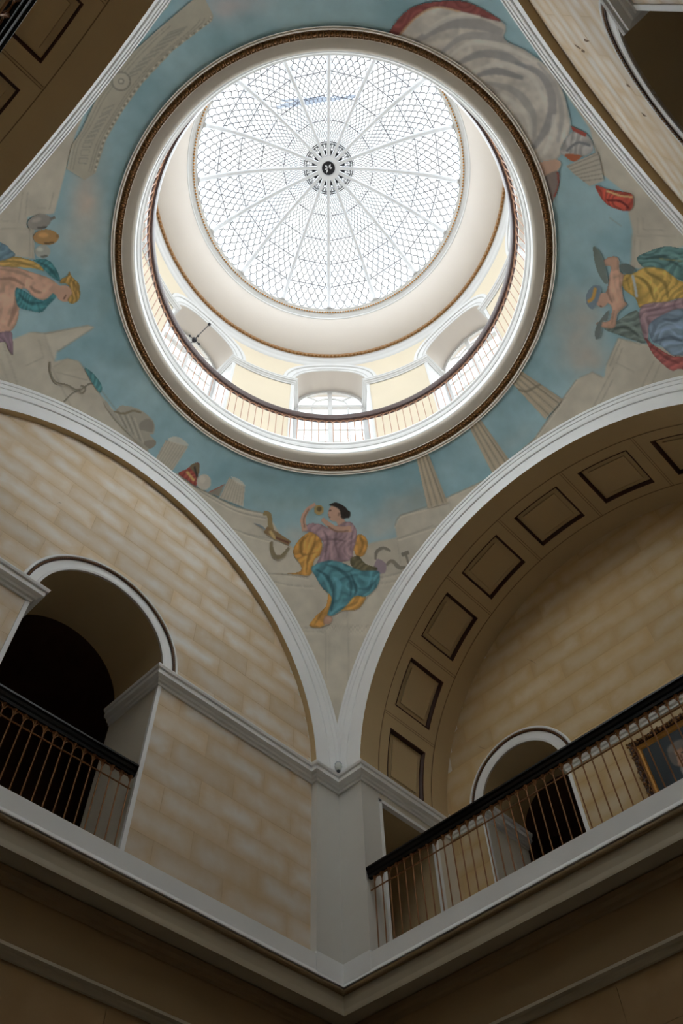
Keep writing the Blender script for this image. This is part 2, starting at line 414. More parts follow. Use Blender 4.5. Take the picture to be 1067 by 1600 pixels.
def pixel_on(px, py, axis, val):
    D = _d+_r*(px-533.5)/F_PX-_u*(py-800)/F_PX; t = (val-CAM[axis])/D[axis]; return CAM+t*D
PEEL = mat('bare_plaster', (120, 96, 72), 0.9, var=0.2, scale=30)
wbr = bpy.data.objects['wall_behind_right']
for q, pts in enumerate(([(896, 68), (903, 72), (908, 76), (906, 77), (900, 73)], [(909, 76), (914, 80), (913, 83), (908, 80)], [(912, 60), (916, 62), (921, 64), (917, 66), (913, 64)], [(978, 130), (984, 134), (984, 137), (979, 134)], [(1001, 175), (1008, 180), (1011, 182), (1006, 182)])):
    V = [pixel_on(x, y, 1, -YT+.0045) for x, y in pts]+[pixel_on(x, y, 1, -YT+.0015) for x, y in pts]; n = len(pts)
    add('peeled_patch', mesh('peeled_patch', V, [tuple(range(n))]+[(i, (i+1) % n, n+(i+1) % n, n+i) for i in range(n)]), PEEL, wbr)

CRK = mat('hairline_crack', (70, 56, 44), 0.9, var=0.1)
for wn, ax, val, pts in (('wall_left', 1, YT-.0018, [(188, 746), (184, 754), (180, 768), (175, 779)]), ('wall_left', 1, YT-.0018, [(42, 813), (43, 822), (43, 830)]), ('wall_left', 1, YT-.0018, [(88, 788), (92, 785), (96, 787)]),
                         ('wall_right', 0, XB-.0018, [(823, 1030), (831, 1033), (840, 1039)]), ('wall_right', 0, XB-.0018, [(856, 1062), (860, 1067), (863, 1072)]), ('wall_right', 0, XB-.0018, [(747, 1166), (753, 1169), (758, 1170)])):
    V = [pixel_on(x, y, ax, val) for x, y in pts]; V += [v_+np.array([0, 0, .008*(1 if 0 < i < len(pts)-1 else .3)]) for i, v_ in enumerate(V)]; n = len(pts)
    add('crack', mesh('crack', V, [(i, i+1, n+i+1, n+i) for i in range(n-1)]), CRK, bpy.data.objects[wn])

# ---- archivolt around an arched opening (local +y wall, centre cx)
def arc_sweep(cx, zc, prof, a0, a1, n, face, k):
    """prof = [(radius, depth towards the room)]"""
    V = []; Fc = []; m = len(prof)
    for i in range(n+1):
        t = a0+(a1-a0)*i/n
        for r, d in prof: V.append((cx+r*math.cos(t), face-d, zc+r*math.sin(t)))
    for i in range(n):
        for j in range(m-1): Fc.append((i*m+j, i*m+j+1, (i+1)*m+j+1, (i+1)*m+j))
    return rotz(V, k), Fc

def opening(k, cx, hw, zs, face, depth, zfloor, room, tagname, label):
    """jambs, barrel, archivolt and the dark corridor behind an arched opening"""
    t = add(tagname, None); struct(t, label, 'archway')
    bw = 0.2
    v, f = arc_sweep(cx, zs, [(hw, -0.02), (hw, 0.012), (hw+0.03, 0.02), (hw+0.035, 0.012), (hw+bw-0.065, 0.012), (hw+bw-0.06, 0.02)], 0, PI, 48, face, k)
    add('archivolt', mesh('archivolt', v, f, 40), WHITE, t)
    v, f = arc_sweep(cx, zs, [(hw+bw-0.06, 0.018)]+[(hw+bw-0.04+0.02*math.cos(q), 0.02+0.016*math.sin(q)) for q in np.linspace(PI, 0, 5)], 0, PI, 48, face, k)
    add('bead_bed', mesh('bead_bed', v, f), DARKB, t)
    v, f = arc_sweep(cx, zs, [(hw+bw-0.02, 0.012), (hw+bw-0.015, 0.04), (hw+bw+0.005, 0.045), (hw+bw+0.02, 0.03), (hw+bw+0.022, 0.0)], 0, PI, 48, face, k)
    add('outer_fillet', mesh('outer_fillet', v, f, 40), WHITE, t)
    mb = MB(); nb = int(PI*(hw+bw-0.04)/0.032)
    for i in range(nb):
        q = PI*(i+0.5)/nb; mb.ball((cx+(hw+bw-0.04)*math.cos(q), face-0.034, zs+(hw+bw-0.04)*math.sin(q)), 0.0125, 5, 4)
    o = add('bead_row', mesh('bead_row', rotz(mb.v, k), mb.f, 180), GOLDD, t); o['kind'] = 'stuff'
    # barrel and jambs
    v, f = arc_sweep(cx, zs, [(hw, -0.0), (hw, -depth)], 0, PI, 48, face, k); add('barrel', mesh('barrel', v, f, 60), BUFF, t)
    mb = MB()
    for s in (1, -1):
        mb.put([(cx+s*hw, face, zfloor), (cx+s*hw, face+depth, zfloor), (cx+s*hw, face+depth, zs), (cx+s*hw, face, zs)], [(0, 1, 2, 3)])
    add('jamb', mesh('jamb', rotz(mb.v, k), mb.f), CREAM, t)
    mb = MB()
    for s in (1, -1):
        mb.box((min(cx+s*(hw-0.008), cx+s*(hw+0.045)), face-0.012, zfloor), (max(cx+s*(hw-0.008), cx+s*(hw+0.045)), face+0.03, ZC0))
    add('jamb_edge', mesh('jamb_edge', rotz(mb.v, k), mb.f), WHITE, t)
    # end wall round the barrel mouth and a closed dark corridor
    x0, x1, y1, zt = room; y0 = face+depth
    mb = MB(); n = 24
    arc = [(cx+hw*math.cos(PI*i/n), y0, zs+hw*math.sin(PI*i/n)) for i in range(n+1)]
    for i in range(n):
        (xa, _, za), (xb, _, zb) = arc[i], arc[i+1]; mb.put([(xa, y0, za), (xb, y0, zb), (xb, y0, zt), (xa, y0, zt)], [(0, 1, 2, 3)])
    mb.put([(x0, y0, zfloor), (cx-hw, y0, zfloor), (cx-hw, y0, zt), (x0, y0, zt)], [(0, 1, 2, 3)])
    mb.put([(cx+hw, y0, zfloor), (x1, y0, zfloor), (x1, y0, zt), (cx+hw, y0, zt)], [(0, 1, 2, 3)])
    v = [(x0, y0, zfloor), (x1, y0, zfloor), (x1, y1, zfloor), (x0, y1, zfloor), (x0, y0, zt), (x1, y0, zt), (x1, y1, zt), (x0, y1, zt)]
    mb.put(v, [(0, 1, 2, 3), (4, 5, 6, 7), (1, 2, 6, 5), (2, 3, 7, 6), (3, 0, 4, 7)])
    mb.put([(cx-hw, face, zfloor), (cx+hw, face, zfloor), (cx+hw, y0, zfloor), (cx-hw, y0, zfloor)], [(0, 1, 2, 3)])
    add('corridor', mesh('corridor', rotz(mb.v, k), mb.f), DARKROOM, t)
    return t
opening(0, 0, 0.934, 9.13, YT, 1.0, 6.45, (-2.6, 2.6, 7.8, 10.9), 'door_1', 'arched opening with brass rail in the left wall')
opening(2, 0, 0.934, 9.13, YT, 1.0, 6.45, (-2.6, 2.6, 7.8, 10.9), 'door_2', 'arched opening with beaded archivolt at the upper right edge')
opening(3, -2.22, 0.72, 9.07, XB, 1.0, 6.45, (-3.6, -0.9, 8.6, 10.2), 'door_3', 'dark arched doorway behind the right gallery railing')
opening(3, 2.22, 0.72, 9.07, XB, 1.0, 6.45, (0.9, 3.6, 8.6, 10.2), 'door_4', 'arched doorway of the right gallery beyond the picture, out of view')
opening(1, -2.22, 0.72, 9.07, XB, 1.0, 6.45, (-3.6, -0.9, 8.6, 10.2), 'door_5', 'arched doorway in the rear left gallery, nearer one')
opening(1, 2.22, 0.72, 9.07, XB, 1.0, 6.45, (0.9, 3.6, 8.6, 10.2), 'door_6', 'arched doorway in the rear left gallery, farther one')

# ================================================================== GREAT ARCHIVOLTS (white bands in the hall faces)
def clip_mitre(o):
    import bmesh
    bm = bmesh.new(); bm.from_mesh(o.data)
    for nrm in ((1, -1, 0), (-1, -1, 0)):
        bmesh.ops.bisect_plane(bm, geom=bm.verts[:]+bm.edges[:]+bm.faces[:], plane_co=(0, 0, 0), plane_no=nrm, clear_outer=True)
    bm.to_mesh(o.data); bm.free()
for k in range(4):
    prof = [(RI, -0.004), (RI, 0.0), (3.835, 0.0)]
    v, f = arc_sweep(0, Z0, prof, -0.002, PI+0.002, 128, A, 0)
    o = add('trim_%d' % tn, mesh('archivolt', v, f, 30), WHITE); tn += 1; clip_mitre(o)
    struct(o, ['white great arch band over the left wall', 'white great arch band over the rear left vault', 'white great arch band at the upper right', 'white great arch band framing the coffered right vault'][k], 'arch')
    mp = [(3.835, 0.0), (3.838, 0.022), (3.86, 0.03), (3.885, 0.034), (3.888, 0.022), (3.92, 0.026), (3.95, 0.03), (3.952, 0.042), (3.985, 0.048), (4.012, 0.052), (4.015, 0.066), (4.05, 0.075), (4.068, 0.07), (4.07, 0.0)]
    v, f = arc_sweep(0, Z0, mp, -0.002, PI+0.002, 128, A, 0)
    c = add('moulding', mesh('moulding', v, f, 25), WHITE, o); clip_mitre(c)
    for q in (o, c):
        co = np.zeros(len(q.data.vertices)*3); q.data.vertices.foreach_get('co', co); q.data.vertices.foreach_set('co', rotz(co, k).ravel()); q.data.update()
    if k % 2 == 0:
        # short buff soffit behind the band, down to the recessed lunette
        v, f = arc_sweep(0, Z0, [(RI+0.001, -0.005), (RI+0.001, -0.11)], 0, PI, 128, A, k)
        add('soffit', mesh('soffit', v, f, 60), OCHRE, o)

# ================================================================== COFFERED VAULTS
CX0, CX1, CH = 4.56, 5.35, math.radians(6.85)
def vpt(x, t, dr=0.0): return ((RI+dr)*math.cos(t), x, Z0+(RI+dr)*math.sin(t))   # local: +y outward
for k in (3, 1):
    xs = sorted({A, 4.30, 4.38, 4.40, CX0, CX1, 5.52, 5.54, XB}); ts = set()
    for c in range(9):
        tc = math.radians(10+20*c)
        for t in np.linspace(tc-CH, tc+CH, 7): ts.add(round(float(t), 6))
        for t in np.linspace(math.radians(20*c), math.radians(20*c+20), 9): ts.add(round(float(t), 6))
    ts = sorted(ts); V = [vpt(x, t) for t in ts for x in xs]; Fc = []; m_ = len(xs)
    for i in range(len(ts)-1):
        tm = math.degrees((ts[i]+ts[i+1])/2); inc = abs((tm % 20)-10) < 6.85
        for j in range(m_-1):
            xm = (xs[j]+xs[j+1])/2
            if inc and CX0 < xm < CX1: continue
            Fc.append((i*m_+j, i*m_+j+1, (i+1)*m_+j+1, (i+1)*m_+j))
    o = add('ceiling_vault_'+SIDES[k], mesh('vault', rotz(V, k), Fc, 30), BUFF)
    struct(o, 'coffered buff barrel vault over the %s gallery' % ('right' if k == 3 else 'rear left'), 'vault')
    # raised fillet lines
    def fillet(x0, x1, t0, t1, n, name):
        V = []; Fc = []; h = -0.006
        for i in range(n+1):
            t = t0+(t1-t0)*i/n; V += [vpt(x0, t), vpt(x0, t, h), vpt(x1, t, h), vpt(x1, t)]
        for i in range(n):
            for j in range(3): Fc.append((4*i+j, 4*i+j+1, 4*i+4+j+1, 4*i+4+j))
        add(name, mesh(name, rotz(V, k), Fc), BROWN, o)
    for xa in (4.37, 5.525):
        fillet(xa, xa+0.013, 0, PI, 96, 'fillet')
    for c in range(1, 9):
        for dx in (-0.018, 0.018):
            t = math.radians(20*c)+dx/RI; fillet(4.392, 5.525, t-0.0014, t+0.0014, 1, 'fillet')
    for c in range(9):
        tc = math.radians(10+20*c); D = 0.055
        # sunk panel with a raised inner field
        V = []; Fc = []; n = 6
        def patch(x0, x1, h, dr):
            b = len(V)
            for i in range(n+1):
                t = tc-h+2*h*i/n; V.extend([vpt(x0, t, dr), vpt(x1, t, dr)])
            for i in range(n): Fc.append((b+2*i, b+2*i+1, b+2*i+3, b+2*i+2))
        patch(CX0, CX1, CH, D)
        bi = 0.12; hi_ = CH-bi/RI
        patch(CX0+bi, CX1-bi, hi_, D-0.02)
        b = len(V)
        for (x, t) in [(CX0+bi, tc-hi_), (CX1-bi, tc-hi_), (CX1-bi, tc+hi_), (CX0+bi, tc+hi_)]: V.extend([vpt(x, t, D), vpt(x, t, D-0.02)])
        for i in range(4): Fc.append((b+2*i, b+2*i+1, b+2*((i+1) % 4)+1, b+2*((i+1) % 4)))
        add('coffer', mesh('coffer', rotz(V, k), Fc), BUFF, o)
        # dark moulded frame lining the coffer
        V = []; Fc = []; fw = 0.04; fh = fw/RI
        loops = [(0.0, 0.0), (0.0, -0.004), (fw*0.5, 0.0), (fw, D*0.6), (fw, D)]
        NP = 8
        for (ins, dr) in loops:
            h = CH-ins/RI; x0, x1 = CX0+ins, CX1-ins
            for i in range(NP): V.append(vpt(x0, tc-h+2*h*i/NP, dr))
            V.append(vpt(x0, tc+h, dr)); V.append(vpt(x1, tc+h, dr))
            for i in range(NP-1, -1, -1): V.append(vpt(x1, tc-h+2*h*i/NP, dr))
        m2 = 2*NP+2
        for a in range(len(loops)-1):
            for i in range(m2): Fc.append((a*m2+i, a*m2+(i+1) % m2, (a+1)*m2+(i+1) % m2, (a+1)*m2+i))
        add('coffer_frame', mesh('coffer_frame', rotz(V, k), Fc), DARKB, o)
        if c in (0, 8):
            # gilt rope beads on the side that catches the light
            mb = MB()
            for i in range(34):
                t = tc-CH+0.006+2*(CH-0.006)*i/33; mb.ball(vpt(CX1-0.016, t, 0.012), 0.011, 5, 4)
            q = add('bead_row', mesh('bead_row', rotz(mb.v, k), mb.f, 180), COPPER, o); q['kind'] = 'stuff'
    # side walls of the recess with a doorway, below the cornice
    for s in (1, -1):
        mb = MB(); y = s*RI
        mb.put([(y, 5.53, 6.45), (y, XB, 6.45), (y, XB, 9.08), (y, 5.53, 9.08), (y, 4.36, 8.77), (y, 5.53, 8.77), (y, 5.53, 9.08), (y, 4.36, 9.08)], [(0, 1, 2, 3), (4, 5, 6, 7)])
        w = add('wall_recess_%d' % (1+(0 if s > 0 else 1)+(0 if k == 3 else 2)), mesh('recess_wall', rotz(mb.v, k), mb.f), CREAM)
        # rotz(3): local x -> -y ; local -RI is the near corner for the right vault
        near = {(3, -1): 'beside the near corner pier on the right gallery', (3, 1): 'at the far right end of the right gallery', (1, 1): 'at the left end of the rear left gallery', (1, -1): 'at the rear end of the rear left gallery'}[(k, s)]
        struct(w, 'plaster side wall with a doorway '+near, 'wall')
        mb = MB(); t_ = 0.012
        for (xa, xb, za, zb) in ((4.34, 4.39, 6.56, 8.80), (5.50, 5.56, 6.45, 8.80), (4.34, 5.56, 8.76, 8.81)):
            mb.box((min(y-s*t_, y+s*0.06), xa, za), (max(y-s*t_, y+s*0.06), xb, zb))
        add('door_casing', mesh('door_casing', rotz(mb.v, k), mb.f), WHITE, w)
        mb = MB(); y2 = s*(RI+1.05)
        v = [(y, 4.37, 6.45), (y, 5.53, 6.45), (y2, 5.53, 6.45), (y2, 4.37, 6.45), (y, 4.37, 8.77), (y, 5.53, 8.77), (y2, 5.53, 8.77), (y2, 4.37, 8.77)]
        mb.put(v, [(0, 1, 2, 3), (4, 5, 6, 7), (1, 2, 6, 5), (2, 3, 7, 6), (3, 0, 4, 7)])
        add('door_passage', mesh('door_passage', rotz(mb.v, k), mb.f), BUFF, w)
    fm = MB().box((-RI-0.2, 4.1, 6.35), (RI+0.2, XB+0.1, 6.45)); g = add('floor_gallery_'+SIDES[k], mesh('gallery_floor', rotz(fm.v, k), fm.f), FLOORM)
    struct(g, 'gallery floor of the %s recess' % ('right' if k == 3 else 'rear left'), 'floor')

# added unseen box and roof slab, blocks daylight leaking between the wall shells
mb = MB()
for k in range(4):
    b = MB().box((-9.2, 9.0, -0.2), (9.2, 9.2, 14.1)); mb.put(rotz(b.v, k), b.f)
v, f = [], []
n = 96
for i in range(n):
    t = 2*PI*i/n; m_ = max(abs(math.cos(t)), abs(math.sin(t))); v += [(4.4*math.cos(t), 4.4*math.sin(t), 14.12), (9.2*math.cos(t)/m_, 9.2*math.sin(t)/m_, 14.12)]
f = [(2*i, 2*i+1, 2*((i+1) % n)+1, 2*((i+1) % n)) for i in range(n)]
mb.put(v, f)
o = mb.build('light_blocking_shell', SHELLM); struct(o, 'added box and roof slab that block stray daylight, not in view', 'wall')

# ================================================================== PENDENTIVES WITH MURAL
# the mural is painted on a canvas addressed by the direction in which each point of the wall was seen,
# then fixed to the curved plaster as vertex colour
X0C, Y0C, WC, HC = -260, -260, 1600, 1520
SKYC = np.array([116, 148, 156.]); STONE = np.array([158, 149, 133.])
canvas = np.zeros((HC, WC, 3)); labels = np.zeros((HC, WC), np.int16); alpha = np.zeros((HC, WC))
def vnoise(h, w, cell, seed):
    r = np.random.default_rng(seed); gh, gw = h//cell+3, w//cell+3; g = r.random((gh, gw))
    y = np.arange(h)/cell; x = np.arange(w)/cell; yi = y.astype(int); xi = x.astype(int); fy = y-yi; fx = x-xi
    fy = fy*fy*(3-2*fy); fx = fx*fx*(3-2*fx)
    a = g[yi][:, xi]*(1-fx)+g[yi][:, xi+1]*fx; b = g[yi+1][:, xi]*(1-fx)+g[yi+1][:, xi+1]*fx
    return a*(1-fy[:, None])+b*fy[:, None]
N1 = 0.5*vnoise(HC, WC, 90, 1)+0.3*vnoise(HC, WC, 40, 2)+0.2*vnoise(HC, WC, 18, 3)
N2 = 0.6*vnoise(HC, WC, 60, 5)+0.4*vnoise(HC, WC, 14, 6)
canvas[:] = SKYC+((N1-0.5)*46)[:, :, None]*np.array([1.0, 0.75, 0.65])
alpha[:] = 1.0

def spline(P, closed=True, n=6):
    P = np.asarray(P, float); m = len(P); out = []
    for i in range(m if closed else m-1):
        p0, p1, p2, p3 = (P[(i-1) % m], P[i], P[(i+1) % m], P[(i+2) % m]) if closed else (P[max(i-1, 0)], P[i], P[i+1], P[min(i+2, m-1)])
        for t in np.arange(n)/n:
            out.append(0.5*((2*p1)+(-p0+p2)*t+(2*p0-5*p1+4*p2-p3)*t*t+(-p0+3*p1-3*p2+p3)*t**3))
    if not closed: out.append(P[-1])
    return np.array(out)
def pmask(P, soft):
    P = np.asarray(P, float)-[X0C, Y0C]; pad = int(3+soft*2)
    x0 = max(0, int(P[:, 0].min())-pad); x1 = min(WC, int(P[:, 0].max())+pad+1); y0 = max(0, int(P[:, 1].min())-pad); y1 = min(HC, int(P[:, 1].max())+pad+1)
    if x1 <= x0 or y1 <= y0: return None
    X = np.arange(x0, x1)+0.5; Y = np.arange(y0, y1)+0.5; M = np.zeros((len(Y), len(X)), bool)
    for i in range(len(P)):
        (xa, ya), (xb, yb) = P[i], P[(i+1) % len(P)]
        if ya == yb: continue
        rows = (Y >= min(ya, yb)) & (Y < max(ya, yb)); xi = xa+(Y[rows]-ya)/(yb-ya)*(xb-xa)
        M[rows] ^= X[None, :] < xi[:, None]
    A_ = M.astype(float)
    for _ in range(int(soft)):
        B = A_.copy(); B[1:] += A_[:-1]; B[:-1] += A_[1:]; B[:, 1:] += A_[:, :-1]; B[:, :-1] += A_[:, 1:]; A_ = B/5
    return (slice(y0, y1), slice(x0, x1)), A_, M
N3 = vnoise(HC, WC, 7, 11)*.6+vnoise(HC, WC, 22, 12)*.4; N4 = vnoise(HC, WC, 26, 15)
def poly(P, col, lab=None, smooth=False, soft=1, op=1.0, tex=0.0, fold=None):
    r = pmask(spline(P) if smooth else P, soft)
    if r is None: return
    sl_, A_, M = r; c = np.array(col, float)
    C = c[None, None]*(1+tex*(N2[sl_]-0.5))[:, :, None]
    if fold:
        ang, per, amp = fold; yy_, xx_ = np.mgrid[sl_]; a0 = math.radians(ang); u = (xx_*math.cos(a0)+yy_*math.sin(a0)+38*(N4[sl_]-.5)+6*(N3[sl_]-.5))/(per*1.4)
        w_ = np.sin(2*PI*u); w_ = np.sign(w_)*np.abs(w_)**.8+.35*np.sin(2*PI*u*2.3+4*N2[sl_])
        B = A_.copy()
        for _ in range(10):
            B2 = B.copy(); B2[1:] += B[:-1]; B2[:-1] += B[1:]; B2[:, 1:] += B[:, :-1]; B2[:, :-1] += B[:, 1:]; B = B2/5
        C = C*(1+.55*amp*w_)[:, :, None]*(0.62+0.42*np.clip(B, 0, 1)**.8)[:, :, None]*(.9+.2*N3[sl_])[:, :, None]
    a = (A_*op)[:, :, None]; canvas[sl_] = canvas[sl_]*(1-a)+C*a
    if lab is not None: labels[sl_][M] = lab
def line(P, w, col, lab=None, smooth=True, soft=1, op=1.0):
    P = spline(P, False, 5) if smooth and len(P) > 2 else np.asarray(P, float)
    d = np.gradient(P, axis=0); d /= np.linalg.norm(d, axis=1)[:, None]+1e-9; nn = np.stack([-d[:, 1], d[:, 0]], 1)
    ww = np.array(w if hasattr(w, '__len__') else [w, w], float); ww = np.interp(np.linspace(0, 1, len(P)), np.linspace(0, 1, len(ww)), ww)[:, None]/2
    poly(np.concatenate([P+nn*ww, (P-nn*ww)[::-1]]), col, lab, False, soft, op)
def ell(c, rx, ry, col, lab=None, rot=0, soft=1, op=1.0):
    t = np.linspace(0, 2*PI, 36, endpoint=False); x, y = rx*np.cos(t), ry*np.sin(t); a = math.radians(rot)
    poly(np.stack([c[0]+x*math.cos(a)-y*math.sin(a), c[1]+x*math.sin(a)+y*math.cos(a)], 1), col, lab, False, soft, op)
def T(ox, oy, s): return lambda P: [(ox+x/s, oy+y/s) for x, y in P]
def sh(c, k): return [max(0, min(255, v*k)) for v in c]

# ---- sky: clouds
for (c, rx, ry, col, rot, op) in [((135, 300), 22, 60, (176, 150, 132), 8, .7), ((128, 370), 30, 40, (150, 150, 142), 0, .5), ((355, 12), 45, 20, (170, 145, 140), -10, .55),
        ((420, 745), 55, 12, (92, 118, 122), 6, .6), ((445, 780), 70, 14, (98, 124, 124), 4, .5), ((480, 760), 60, 10, (104, 132, 134), 0, .5), ((420, 790), 60, 12, (130, 148, 146), 0, .5),
        ((630, 790), 34, 26, (136, 134, 124), -20, .7), ((610, 812), 30, 16, (146, 144, 136), 0, .6), ((655, 775), 16, 18, (112, 118, 112), 0, .5), ((590, 830), 30, 14, (160, 152, 142), 0, .6), ((470, 835), 40, 16, (160, 152, 142), 0, .5),
        ((905, 510), 26, 50, (150, 142, 132), 15, .7), ((925, 560), 34, 24, (154, 144, 132), 0, .7), ((880, 480), 18, 30, (142, 140, 132), 20, .5), ((800, 690), 30, 16, (136, 146, 142), -35, .5), ((165, 470), 18, 40, (100, 126, 128), 0, .35), ((190, 560), 30, 12, (92, 118, 120), 20, .5)]:
    x0, x1, y0, y1 = [int(v) for v in (c[0]-X0C-2.4*max(rx, ry), c[0]-X0C+2.4*max(rx, ry), c[1]-Y0C-2.4*max(rx, ry), c[1]-Y0C+2.4*max(rx, ry))]; sl_ = (slice(max(0, y0), y1), slice(max(0, x0), x1))
    yy_, xx_ = np.mgrid[sl_]; dx = xx_+X0C-c[0]; dy = yy_+Y0C-c[1]; a0 = math.radians(rot); ua = (dx*math.cos(a0)+dy*math.sin(a0))/rx; va = (-dx*math.sin(a0)+dy*math.cos(a0))/ry
    al_ = (np.exp(-.75*(ua*ua+va*va))*np.clip(.35+1.5*(N1[sl_]-.2), 0, 1.15)*(.6+.8*N2[sl_])*op*1.2).clip(0, 1)[:, :, None]; canvas[sl_] = canvas[sl_]*(1-al_)+np.array(col, float)*al_

# ---- masonry
L_STONE = 1
front = [(240, 728), (277, 740), (301, 758), (328, 771.5), (370, 792.5), (418, 803), (431, 824), (445, 848), (470, 862), (560, 858), (580, 848), (620, 840), (617, 822), (626, 806), (668, 794), (704, 775), (769, 744), (802, 713), (833, 687), (866, 641), (901, 593), (925, 581), (944, 590), (947, 571), (966, 528), (1010, 538), (1330, 600), (1330, 900), (540, 1255), (100, 1000)]
leftlow = [(18, 531), (47, 519), (70, 520), (137, 508), (148, 511), (89, 549), (85, 565), (105, 560), (123, 564), (131, 576), (147, 602), (158, 618), (184, 649), (231, 704), (260, 745), (100, 1000), (-255, 800), (-255, 480)]
leftup = [(86, 330), (102, 268), (118, 210), (150, 135), (205, 70), (262, 10), (300, -60), (300, -255), (-255, -255), (-255, 420), (0, 379), (21, 400), (54, 405), (54, 355), (42, 355), (43, 339), (84, 334)]
rightup = [(775, -30), (800, 10), (831, 58), (876, 134), (921, 201), (938, 270), (975, 300), (988, 360), (985, 418), (1000, 420), (1067, 385), (1335, 400), (1335, -255), (760, -255)]
for P in (front, leftlow, leftup, rightup): poly(P, STONE, L_STONE, False, 1, 1.0, 0.14)
DK = (112, 104, 90); LT = (182, 173, 156)
def ledge(P, w=1.2): 
    line([(x, y+2.2) for x, y in P], 2.2, LT, soft=1, op=.5); line(P, w, DK, soft=1, op=.8)
f3 = T(160, 620, 3.334); ledge(f3([(390, 400), (470, 460), (560, 505), (700, 575), (860, 610)])); ledge(f3([(410, 420), (500, 485), (690, 592), (850, 632)]), .9); ledge(f3([(660, 680), (760, 715), (880, 740)]), .9)
fw_ = T(380, 740, 3.334)
ledge(fw_([(0, 310), (80, 335), (150, 352)]), .9)
ledge(fw_([(120, 520), (220, 525), (340, 545)])); ledge(fw_([(150, 560), (250, 582), (370, 590)]), .8); ledge(fw_([(700, 545), (790, 525), (860, 500)])); ledge(fw_([(700, 575), (780, 562), (830, 545)]), .8)
ledge(fw_([(295, 805), (420, 800), (560, 800), (680, 795)])); ledge(fw_([(300, 820), (430, 826)]), .8); ledge(fw_([(550, 822), (670, 815)]), .8)
for q in ([(430, 800), (428, 1060)], [(548, 800), (548, 1090)], [(447, 840), (447, 1030)], [(540, 645), (545, 800)]): line(fw_(q), .9, DK, op=.45)
ledge(fw_([(790, 275), (820, 220), (960, 180), (1067, 130)])); ledge(fw_([(800, 340), (900, 305), (990, 270)]), .9); line(fw_([(800, 335), (820, 470)]), .9, DK, op=.4)
f6 = T(600, 620, 3.557); ledge(f6([(85, 660), (250, 605), (370, 550), (600, 440), (720, 330), (830, 240), (930, 110), (1010, 0)])); ledge(f6([(80, 790), (200, 750), (320, 710)]), .9); line(f6([(360, 580), (380, 640)]), .8, DK, op=.4)
fr = T(780, 340, 3.718)
ledge(fr([(220, 1264), (320, 1120), (450, 940)])); line(fr([(535, 895), (600, 930)]), 2, DK, op=.5); line(fr([(460, 930), (540, 900)]), 1, DK, op=.5)
for q in ([(665, 870), (600, 990), (530, 1130)], [(660, 940), (565, 1120)], [(900, 830), (815, 1010)], [(935, 850), (875, 990)], [(620, 860), (690, 700)], [(640, 865), (705, 715)], [(715, 755), (680, 845), (785, 900)], [(690, 700), (830, 740)]): line(fr(q), 1.1, DK, smooth=False, op=.6)
for q in ([(640, 0), (710, 50)], [(805, 0), (805, 95)], [(795, 105), (1025, 105)], [(835, 0), (835, 70), (960, 75)], [(770, 95), (765, 290)], [(785, 95), (783, 290)], [(820, 130), (820, 250)]): line(fr(q), 1.1, DK, smooth=False, op=.5)
fl_ = T(0, 300, 3.808)
for q in ([(135, 0), (110, 180), (0, 170)], [(165, 0), (150, 150)], [(320, 0), (295, 100), (220, 95)], [(0, 220), (160, 220)], [(195, 205), (195, 395)], [(175, 215), (178, 385)]): line(fl_(q), 1.1, DK, smooth=False, op=.5)
for q in ([(265, 840), (325, 1010)], [(180, 835), (270, 840)], [(230, 880), (260, 985), (150, 1035)], [(20, 900), (110, 1160)], [(0, 990), (50, 1140)], [(340, 950), (330, 870), (520, 800)], [(270, 840), (560, 800), (345, 950)], [(295, 1020), (430, 1290)], [(320, 1040), (400, 990), (470, 1010), (880, 1540)], [(330, 1070), (520, 1120)], [(455, 1180), (560, 1130)]): line(fl_(q), 1.2, DK, smooth=False, op=.55)
poly(fl_([(265, 845), (520, 795), (560, 805), (340, 950), (325, 1000)]), (166, 158, 142), None, op=.8)
poly(fl_([(320, 1040), (400, 990), (470, 1010), (490, 1060), (340, 1080)]), (150, 142, 124), None, op=.6)
line(fl_([(265, 845), (520, 795), (560, 806), (340, 950)]), 1.1, DK, smooth=False, op=.7)

base_canvas = canvas.copy()

# ---- painted things, one label each
MUR = {}
def lab(name, words): MUR[len(MUR)+2] = (name, words); return len(MUR)+1
def folds(f, L, k):
    for pts, w, c in k: line(f(pts), (np.array(w)*1.15).tolist() if hasattr(w, '__len__') else [w*.4, w*1.2, w*.4], c, L, True, 2, .6)

# columns standing behind the wall on the right
CST = (152, 138, 116)
def column(p0, p1, w0, w1, words):
    L = lab('painted_column', words); p0, p1 = np.array(p0, float), np.array(p1, float); d = (p1-p0)/np.linalg.norm(p1-p0); n_ = np.array([-d[1], d[0]])
    poly([p0+n_*w0/2, p1+n_*w1/2, p1-n_*w1/2, p0-n_*w0/2], CST, L)
    for i in range(7):
        t = (i+.5)/7-.5; sh_ = 0.72 if i % 2 else 1.12
        line([p0+n_*w0*t, p1+n_*w1*t], 1.6, sh(CST, sh_*(1-.25*(t < -.2))), None, False, 1, .6)
column((658, 706), (684, 790), 19, 33, 'painted fluted column nearest the seated woman')
column((740, 658), (788, 738), 21, 36, 'painted fluted column, middle one of the right three')
column((806, 588), (866, 640), 24, 42, 'painted fluted column wrapped with rope')
line([(800, 603), (822, 612), (850, 600), (878, 608)], [2, 4, 3, 5], (112, 100, 82), None, op=.8)
